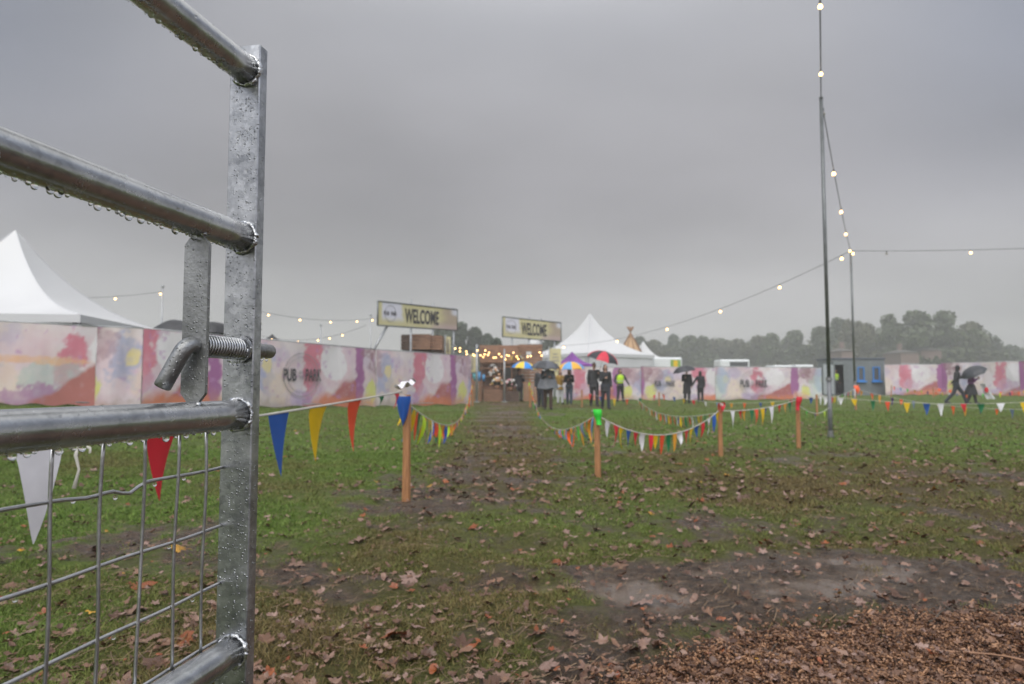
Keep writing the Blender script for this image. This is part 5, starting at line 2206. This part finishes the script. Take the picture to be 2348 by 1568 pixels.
def tree(vx, vtop, Y, wpx, label, k=None, group='trees beyond the site'):
    t = P(vx, vtop, Y)
    z0 = float(base_h(t.x, Y)) - .1
    H = t.z - z0
    W = wpx / FPX * Y
    root = thing('tree', (t.x, Y, z0), label, 'tree', group)
    k = rt.randrange(6) if k is None else k
    o = link('crown', CROWNS[k], root)
    o.scale = (W * 1.25, W * 1.25, H)
    o.rotation_euler = (0, 0, rt.uniform(0, 6.28))
    o2 = link('trunk', TRUNK, root)
    o2.scale = (W * .55, W * .55, H)
    return root


for vx, vt, Y, w, lab in (
        (1918, 727, 190, 50, 'tree crown just right of the near mast top of the wood'), (1945, 731, 185, 46, 'tree just left of the second mast'),
        (1988, 739, 180, 52, 'rounded tree right of the second mast'), (2036, 720, 178, 62, 'tall narrow tree above the cabin end'),
        (2098, 711, 172, 92, 'tallest broad tree at the right above the brick houses'), (2163, 712, 172, 86, 'tallest broad tree right of its twin'),
        (2226, 736, 176, 76, 'tree stepping down from the tallest pair'), (2274, 772, 190, 62, 'lower tree on the right slope of the wood'),
        (2318, 790, 215, 60, 'small faint tree near the right picture edge'), (2372, 798, 230, 70, 'faintest tree at the right picture edge'),
        (1880, 748, 200, 60, 'tree behind the near mast'), (1821, 757, 215, 70, 'tree with flat top left of the near mast'),
        (1769, 763, 215, 54, 'pointed tree above the parked cars'), (1737, 768, 225, 62, 'round tree above the white van'),
        (1690, 776, 235, 66, 'low tree above the white van left'), (1634, 776, 235, 62, 'low tree above the woman in black'),
        (1582, 769, 225, 76, 'broad tree above the man in long coat'), (1544, 765, 230, 44, 'narrow tree above the white trailer'),
        (1500, 778, 220, 52, 'tree right of the tipi'), (1466, 770, 215, 44, 'tree behind the tipi'),
        (1056, 736, 130, 62, 'dark tree directly right of the near welcome sign'), (1088, 748, 132, 56, 'dark tree between the two welcome signs'),
        (1117, 763, 128, 44, 'lower dark tree left of the farther welcome sign'), (1139, 774, 90, 42, 'dark round tree top above the kiosk'),
        (1020, 748, 135, 60, 'tree mostly behind the near welcome sign'), (1262, 770, 140, 60, 'tree behind the farther welcome sign')):
    tree(vx, vt, Y, w, lab)
# woodland mass behind
vv, ff, o = [], [], 0
rw = np.random.default_rng(12)
for i in range(110):
    vx = -200 + i * 26 + rw.uniform(-10, 10)
    Y = rw.uniform(235, 275)
    top = 782 + rw.uniform(-12, 12) if vx > 1450 else 842 + rw.uniform(-8, 8)
    if 1880 < vx < 2250:
        top = 750 + rw.uniform(-14, 12)
    elif vx >= 2250:
        top = 800 + rw.uniform(-8, 8)
    t = P(vx, top, Y)
    n = 700
    W, H = rw.uniform(7, 12), t.z
    d = rw.normal(size=(n, 3))
    d /= np.linalg.norm(d, axis=1)[:, None]
    c = np.array([t.x, Y, H * .52]) + d * np.array([W, W * .7, H * .48]) * (.6 + .42 * rw.random(n) ** .5)[:, None]
    u = rw.normal(size=(n, 3))
    w = np.cross(u, rw.normal(size=(n, 3)))
    u /= np.linalg.norm(u, axis=1)[:, None]
    w /= np.linalg.norm(w, axis=1)[:, None]
    s = .8 * (.6 + .8 * rw.random(n))[:, None]
    V = np.stack([c - u * s, c + w * s * .7, c + u * s, c - w * s * .7], 1).reshape(-1, 3)
    vv.append(V)
    ff.append(np.arange(n * 4).reshape(-1, 4) + o)
    o += n * 4
wood = link('woodland', np_mesh('woodland', np.concatenate(vv), np.concatenate(ff), FOL[1]))
tag(wood, 'far grey green wood fading into the rain', 'woodland', kind='stuff')

# ------------------------------------------------------------------ people
M_SKIN = mat('skin', (.46, .27, .20), .5)
CL = dict(black=mat('black_cloth', (.022, .022, .025), .7, var=.3), charcoal=mat('charcoal_cloth', (.045, .046, .05), .7, var=.3), grey=mat('grey_poncho', (.20, .21, .23), .35, var=.3),
          mustard=mat('mustard_cloth', (.38, .22, .035), .7, var=.2), white=mat('white_cloth', (.62, .62, .64), .7, var=.1), jeans=mat('denim', (.05, .07, .10), .75, var=.3),
          brown=mat('brown_cloth', (.075, .045, .035), .7, var=.3), purple=mat('purple_cloth', (.17, .025, .17), .6, var=.2), hivis=mat('hivis_yellow', (.50, .78, .03), .6),
          navy=mat('navy_cloth', (.03, .035, .05), .7, var=.3))
M_HAIR = mat('dark_hair', (.03, .02, .016), .6)
M_HAIR2 = mat('brown_hair', (.09, .05, .03), .6)
M_SHOE = mat('shoe', (.02, .02, .02), .5)
M_EYE = mat('eye', (.02, .015, .012), .3)
M_LIP = mat('lip', (.32, .12, .10), .5)


def seg(mb, p0, r0, p1, r1, n=10):
    p0, p1 = Vector(p0), Vector(p1)
    mb.tube([p0, p0.lerp(p1, .33), p0.lerp(p1, .67), p1], [r0, r0 * .67 + r1 * .33, r0 * .33 + r1 * .67, r1], n)
    mb.ball(p0, r0, n, 6)
    mb.ball(p1, r1, n, 6)


def remeshed(mb, name, m, vox, parent=None, smooth=4):
    me = mb.mesh(name, m)
    t = bpy.data.objects.new(name, me)
    COL.objects.link(t)
    md = t.modifiers.new('r', 'REMESH')
    md.mode = 'VOXEL'
    md.voxel_size = vox
    sm = t.modifiers.new('s', 'SMOOTH')
    sm.factor = .5
    sm.iterations = smooth
    dg = bpy.context.evaluated_depsgraph_get()
    out = bpy.data.meshes.new_from_object(t.evaluated_get(dg))
    bpy.data.objects.remove(t)
    out.name = name
    out.materials.clear()
    out.materials.append(m)
    out.polygons.foreach_set('use_smooth', [True] * len(out.polygons))
    return out


def person(foot, H, rz, label, top='black', bottom='black', coat_len=.0, step=0.0, arms=('down', 'down'), hair=None, hood=None, vest=None, poncho=False, long_hair=False, female=False, group=None, lean=0.0, spread=0.0):
    """local: faces -Y, built at 1.78 m then scaled"""
    hm = {-1: {}, 1: {}}
    shw = .165 if female else .185
    J = {}
    for s in (-1, 1):
        f = step * s
        J['hip', s] = Vector((s * .088, 0, .93))
        J['knee', s] = Vector((s * (.095 + spread * .3), -f * .5 - abs(f) * .15 - .01, .50 + .01 * abs(f)))
        J['ank', s] = Vector((s * (.095 + spread), -f * 1.0 + (.10 * abs(f) if f < 0 else 0), .085 + (.07 * abs(f) if f < 0 else 0)))
        J['toe', s] = J['ank', s] + Vector((s * .025, -.165, -.055))
        J['sh', s] = Vector((s * shw, 0 - lean * .5, 1.43))
        a = arms[0] if s < 0 else arms[1]
        sh = J['sh', s]
        if a == 'down':
            e, w = sh + Vector((s * .055, .03, -.29)), sh + Vector((s * .06, -.04, -.54))
        elif a == 'swing':
            e, w = sh + Vector((s * .07, -.12 * s, -.27)), sh + Vector((s * .08, -.30 * s, -.47))
        elif a == 'out':
            e, w = sh + Vector((s * .16, .02, -.25)), sh + Vector((s * .28, -.02, -.47))
        elif a == 'umb':
            e, w = sh + Vector((s * .045, -.06, -.27)), sh + Vector((-s * .03, -.25, -.13))
        elif a == 'chest':
            e, w = sh + Vector((s * .06, -.04, -.28)), sh + Vector((-s * .10, -.22, -.20))
        elif a == 'pocket':
            e, w = sh + Vector((s * .10, .06, -.27)), sh + Vector((s * .02, -.09, -.45))
        elif a == 'reach':
            e, w = sh + Vector((s * .05, -.20, -.20)), sh + Vector((s * .0, -.46, -.24))
        J['el', s], J['wr', s] = e, w
    neck0, neck1 = Vector((0, .01 - lean * .6, 1.47)), Vector((0, -.005 - lean * .8, 1.56))
    hc = Vector((0, -.015 - lean, 1.665))
    body = MB()
    cloth_t, cloth_b = MB(), MB()
    ex = .018

    def torso(mb, e, zlow):
        prof = [(.93, .158, .105), (1.02, .148, .098), (1.10, .142, .095), (1.20, .158, .105), (1.32, .178, .115), (1.42, .150, .095), (1.475, .07, .065)]
        n = 16
        vs, fs = [], []
        pr = [q for q in prof if q[0] >= zlow]
        if zlow < .93:
            pr = [(zlow, .185 + e, .135 + e)] + [((zlow + .93) / 2, .175, .125)] + prof
        for z, a, b in pr:
            ly = -lean * max(0, (z - .93)) / .74
            fx = .92 if female else 1.0
            for k in range(n):
                th = 2 * math.pi * k / n
                vs.append(Vector(((a * fx + e) * math.cos(th), (b + e) * math.sin(th) + ly, z)))
        for i in range(len(pr) - 1):
            for k in range(n):
                fs.append((i * n + k, i * n + (k + 1) % n, (i + 1) * n + (k + 1) % n, (i + 1) * n + k))
        fs.append(tuple(range(n - 1, -1, -1)))
        fs.append(tuple(range((len(pr) - 1) * n, len(pr) * n)))
        mb.add(vs, fs)
    torso(body, 0, .93)
    body.ball((0, 0, .92), (.16, .11, .10), 14, 8)
    for s in (-1, 1):
        seg(body, J['hip', s], .085, J['knee', s], .056)
        seg(body, J['knee', s], .056, J['ank', s], .038)
        seg(body, J['ank', s] + Vector((0, .03, -.04)), .036, J['toe', s], .030)
        seg(body, J['sh', s] * .55 + Vector((0, 0, 1.43 * .45 - lean * 0)), .06, J['sh', s], .055)
        seg(body, J['sh', s], .052, J['el', s], .038)
        seg(body, J['el', s], .038, J['wr', s], .026)
        d = (J['wr', s] - J['el', s]).normalized()
        side = d.cross(Vector((s, .2, 0))).normalized()
        pal = J['wr', s] + d * .055
        flat = d.cross(side).normalized()
        seg(body, J['wr', s], .025, pal, .034, 8)
        for q in range(4):
            off_ = side * (.027 - .018 * q)
            ln = (.062, .072, .068, .052)[q]
            k0 = pal + off_ + d * .022
            k1 = k0 + d * ln * .55 + flat * .012 * s
            k2 = k1 + (d * .6 + flat * s * .8).normalized() * ln * .5
            body.tube([k0 - d * .02, k0, k1, k2], [.011, .0105, .0095, .008], 6)
        tb = J['wr', s] + d * .03 + side * .022
        body.tube([tb, tb + side * .03 + d * .025, tb + side * .032 + d * .055], [.014, .012, .009], 6)
        # clothes
        seg(cloth_b, J['hip', s], .085 + ex + .012, J['knee', s], .062 + ex)
        seg(cloth_b, J['knee', s], .062 + ex, J['ank', s] + Vector((0, 0, .01)), .048 + ex)
        seg(cloth_t, J['sh', s] * .6 + Vector((0, 0, 1.43 * .4)), .07, J['sh', s], .058 + ex)
        seg(cloth_t, J['sh', s], .056 + ex, J['el', s], .045 + ex)
        seg(cloth_t, J['el', s], .045 + ex, J['wr', s] - d * .02, .036 + ex * .7)
    cloth_b.ball((0, 0, .93), (.178, .130, .12), 14, 8)
    torso(cloth_t, ex, .86 - coat_len)
    seg(body, neck0, .058, neck1, .052)
    body.ball(hc, (.074, .092, .112), 16, 12)
    body.ball(hc + Vector((0, -.035, -.065)), (.052, .055, .045), 12, 8)
    body.tube([hc + Vector((0, -.085, .015)), hc + Vector((0, -.108, -.022)), hc + Vector((0, -.085, -.034))], [.010, .015, .012], 8)
    for s in (-1, 1):
        body.ball(hc + Vector((s * .076, .008, -.005)), (.012, .022, .032), 8, 6)
    k = H / 1.78
    o = link('person', remeshed(body, 'person', M_SKIN, .0115, smooth=2))
    o.location = foot
    o.rotation_euler = (0, 0, rz)
    o.scale = (k, k, k)
    tag(o, label, 'person', group or 'visitors and stewards in the rain')

    def child(name, me):
        return link(name, me, o)
    child('trousers', remeshed(cloth_b, 'trousers', CL[bottom], .017))
    child('jacket', remeshed(cloth_t, 'jacket', CL[top], .017))
    fe = MB()
    for s in (-1, 1):
        fe.ball(hc + Vector((s * .030, -.083, .008)), (.012, .008, .008), 8, 6)
    child('eyes', fe.mesh('eyes', M_EYE, smooth=True))
    child('mouth', MB().ball(hc + Vector((0, -.089, -.062)), (.024, .008, .007), 8, 6).mesh('mouth', M_LIP, smooth=True))
    for s in (-1, 1):
        sh = MB()
        seg(sh, J['ank', s] + Vector((0, .03, -.035)), .048, J['toe', s] + Vector((0, 0, .002)), .040)
        child('shoe', remeshed(sh, 'shoe', M_SHOE, .014, smooth=2))
    if hood:
        hm_ = MB()
        hm_.ball(hc + Vector((0, .025, .012)), (.098, .105, .132), 14, 10)
        hm_.ball(hc + Vector((0, .05, -.12)), (.11, .085, .07), 12, 8)
        child('hood', hm_.mesh('hood', CL[hood], smooth=True))
    else:
        h = MB()
        h.ball(hc + Vector((0, .018, .028)), (.083, .092, .098), 16, 10)
        if long_hair:
            h.ball(hc + Vector((0, .06, -.07)), (.088, .055, .15), 12, 10)
            for s in (-1, 1):
                h.ball(hc + Vector((s * .072, .02, -.08)), (.022, .045, .13), 10, 8)
        child('hair', h.mesh('hair', hair or M_HAIR, smooth=True))
    if vest:
        v = MB()
        torso(v, ex + .016, 1.0)
        child('hivis_vest', remeshed(v, 'hivis_vest', CL[vest], .017))
        st_ = MB()
        n = 24
        for z, a, b in ((1.13, .172, .128),):
            st_.tube([(a * 1.03 * math.cos(t), b * 1.05 * math.sin(t) - lean * .2, z) for t in np.linspace(0, 6.2832, n + 1)], .022, 6)
        child('reflective_band', st_.mesh('reflective_band', M_PALEPANEL, smooth=True))
    if poncho:
        q = MB()
        n = 28

        def pon(u, v):
            a = 2 * math.pi * u
            rr = .10 + .32 * v ** .62 + .02 * math.sin(a * 6) * v
            return Vector((rr * math.cos(a) * 1.0, rr * .72 * math.sin(a), 1.53 - .72 * v + .02 * math.sin(a * 4) * v))
        q.grid(pon, n, 10)
        child('poncho', q.mesh('poncho', CL['grey'], smooth=True))
    return o, k, J


def hand_world(o, k, J, s):
    d = (J['wr', s] - J['el', s]).normalized()
    p = (J['wr', s] + d * .06) * k
    return Vector(o.location) + Matrix.Rotation(o.rotation_euler.z, 3, 'Z') @ p


def umbrella(hand, top, rad, cols, label, tilt=(0, 0), npan=8, deep=.58):
    top = Vector(top)
    hand = Vector(hand)
    root = thing('umbrella', hand, label, 'umbrella', 'open umbrellas held by visitors')
    ax = (top - hand).normalized() if (top - hand).length > .2 else UP
    if tilt != (0, 0):
        ax = Vector((tilt[0], tilt[1], 1)).normalized()
    q = ax.to_track_quat('Z', 'Y').to_matrix()
    mb = MB()
    ns = 6
    for pnl in range(npan):
        def f(u, v, pnl=pnl):
            a = 2 * math.pi * (pnl + u) / npan
            s = v * 1.25
            scal = 1 - .05 * (4 * u * (1 - u)) * v
            rr = rad * math.sin(s) / math.sin(1.25) * scal
            z = rad * deep * (math.cos(s) - 1) / (1 - math.cos(1.25)) + rad * .05 * 4 * u * (1 - u) * v * v
            return top + q @ Vector((rr * math.cos(a), rr * math.sin(a), z))
        mb.grid(f, 4, 8, pnl % len(cols))
    mb.build('canopy', list(cols), root, True)
    mb = MB()
    for pnl in range(npan):
        a = 2 * math.pi * pnl / npan
        mb.tube([top + q @ Vector((rad * math.sin(t) / math.sin(1.25) * math.cos(a), rad * math.sin(t) / math.sin(1.25) * math.sin(a), rad * deep * (math.cos(t) - 1) / (1 - math.cos(1.25)) - .008)) for t in np.linspace(.05, 1.25, 7)], .004, 4)
    mb.build('ribs', M_GREYPOLE, root)
    MB().tube([top + ax * .06, hand, hand - ax * .04], .008, 8).build('shaft', M_GREYPOLE, root, True)
    MB().tube([hand - ax * .10, hand + ax * .06], .017, 10).build('handle', M_DARK, root, True)


def foot_at(vx, vy):
    return G(vx, vy)


U = {k: mat('umbrella_' + k, c, .45) for k, c in dict(blue=(.03, .26, .72), yellow=(.80, .58, .06), orange=(.80, .42, .05), lblue=(.13, .36, .68), red=(.62, .03, .06), black=(.03, .03, .035), grey=(.10, .105, .12), char=(.045, .048, .055)).items()}
# man under the blue and yellow umbrella
f = foot_at(1191, 920)
o, k, J = person(f, 1.72, R(10), 'person in dark clothes standing under the blue and yellow umbrella', 'charcoal', 'charcoal', .12, 0, ('down', 'umb'))
h = hand_world(o, k, J, 1)
umbrella(h, P(1202, 829, h.y), .70, [U['blue'], U['yellow']], 'blue and yellow golf umbrella before the kiosk')
# grey poncho pair
f = foot_at(1256, 939)
o, k, J = person(f, 1.72, R(5), 'person walking in a grey rain poncho, brown trousers', 'charcoal', 'brown', .1, .12, ('umb', 'chest'), poncho=True)
h = hand_world(o, k, J, -1)
umbrella(h, P(1251, 826, h.y), .56, [U['grey'], U['char']], 'grey umbrella over the person in the rain poncho')
f = foot_at(1240, 933)
person(f, 1.68, R(-10), 'person in dark jacket half hidden at the left of the poncho wearer', 'charcoal', 'navy', .1, .08, ('down', 'down'))
# mustard jacket and jeans
f = foot_at(1284, 926)
person(f, 1.62, R(20), 'person in mustard jacket and white trousers', 'mustard', 'white', .12, .05, ('down', 'chest'), hair=M_HAIR2, long_hair=True, female=True)
f = foot_at(1305, 927)
o, k, J = person(f, 1.64, R(-8), 'person in black jacket and jeans under the orange and blue umbrella', 'black', 'jeans', .05, .12, ('chest', 'umb'), long_hair=True, female=True)
h = hand_world(o, k, J, 1)
umbrella(h, P(1308, 829, h.y), .66, [U['orange'], U['lblue']], 'orange and light blue umbrella before the purple gazebo')
# couple under the red umbrella
f = foot_at(1362, 931)
o, k, J = person(f, 1.86, R(4), 'tall person in black jacket under the red and black umbrella', 'charcoal', 'black', .08, .16, ('down', 'umb'))
h = hand_world(o, k, J, 1)
umbrella(h, P(1387, 805, h.y - .15), .70, [U['red'], U['black']], 'red and black golf umbrella over the walking couple')
f = foot_at(1388, 938)
person(f, 1.68, R(6), 'person with long dark hair in black coat beside the tall one', 'black', 'navy', .18, .14, ('chest', 'down'), long_hair=True, female=True)
# steward
f = foot_at(1422, 922)
person(f, 1.72, R(4), 'steward in yellow hi-vis vest standing by the back fence', 'charcoal', 'black', .0, .0, ('pocket', 'out'), hood='black', vest='hivis', spread=.06)
# couple on the right
f = foot_at(1575, 925)
o, k, J = person(f, 1.70, R(0), 'person in a long dark coat holding a black umbrella', 'black', 'black', .35, .03, ('umb', 'down'))
h = hand_world(o, k, J, -1)
umbrella(h, P(1566, 838, h.y), .56, [U['black'], U['char']], 'black umbrella over the person in the long coat')
f = foot_at(1606, 922)
person(f, 1.62, R(170), 'person in black jacket and leggings with one arm held out', 'black', 'black', .05, .06, ('down', 'out'), long_hair=True, female=True)
# steward in the cabin door
person(Vector((cabX, cabY + .5, cabZ)), 1.74, 0, 'steward in hi-vis standing inside the cabin doorway', 'black', 'black', 0, 0, ('down', 'down'), hood='black', vest='hivis')
# walking pair at the right
f = foot_at(2193, 926)
person(f, 1.78, R(72), 'person striding right in dark hooded jacket, arm reaching out', 'black', 'navy', .02, .42, ('swing', 'reach'), hood='black', lean=.10)
f = foot_at(2228, 926)
o, k, J = person(f, 1.62, R(75), 'person in purple jacket and dark skirt walking right', 'purple', 'black', .0, .22, ('umb', 'down'), long_hair=True, female=True)
h = hand_world(o, k, J, -1)
umbrella(h, P(2226, 842, h.y), .56, [U['char']], 'black umbrella tilted back over the person in purple', tilt=(-.55, -.1))
sk = MB()
kk = k


def skirt(u, v):
    a = 2 * math.pi * u
    rr = .16 + .17 * v + .012 * math.sin(a * 9) * v
    return Vector((rr * math.cos(a) * .85, rr * math.sin(a) + .05 * v, .98 - .52 * v))


sk.grid(skirt, 36, 8)
link('skirt', sk.mesh('skirt', CL['black'], smooth=True), o)
bp_ = P(2252, 893, f.y - .1)
bag = thing('carrier_bag', bp_ - UP * .2, 'white carrier bag with red print blown out behind the purple jacket', 'bag')
mb = MB()
mb.grid(lambda u, v: bp_ + Vector(((u - .5) * (.22 + .2 * v) + .38 * v, .09 * math.sin(u * 6.2832) * (1 - .5 * v), .28 - .72 * v)), 16, 10)
mb.build('film', CL['white'], bag, True)
MB().ball(bp_ + Vector((.12, -.10, -.02)), (.10, .02, .13), 10, 8).build('red_print', PEN['red'], bag, True)

# ------------------------------------------------------------------ haze of rain
HB = MB().box((0, 165, 15), (700, 420, 33))
mh = bpy.data.materials.new('rain_haze')
mh.use_nodes = True
mh.node_tree.nodes.clear()
ho = mh.node_tree.nodes.new('ShaderNodeOutputMaterial')
hv = mh.node_tree.nodes.new('ShaderNodeVolumePrincipled')
hv.inputs['Color'].default_value = (.95, .94, .95, 1)
hv.inputs['Density'].default_value = .0021
hv.inputs['Anisotropy'].default_value = .2
mh.node_tree.links.new(hv.outputs[0], ho.inputs['Volume'])
haze = HB.build('haze', mh)
tag(haze, 'thin grey rain haze hanging over the whole field', 'haze', kind='stuff')
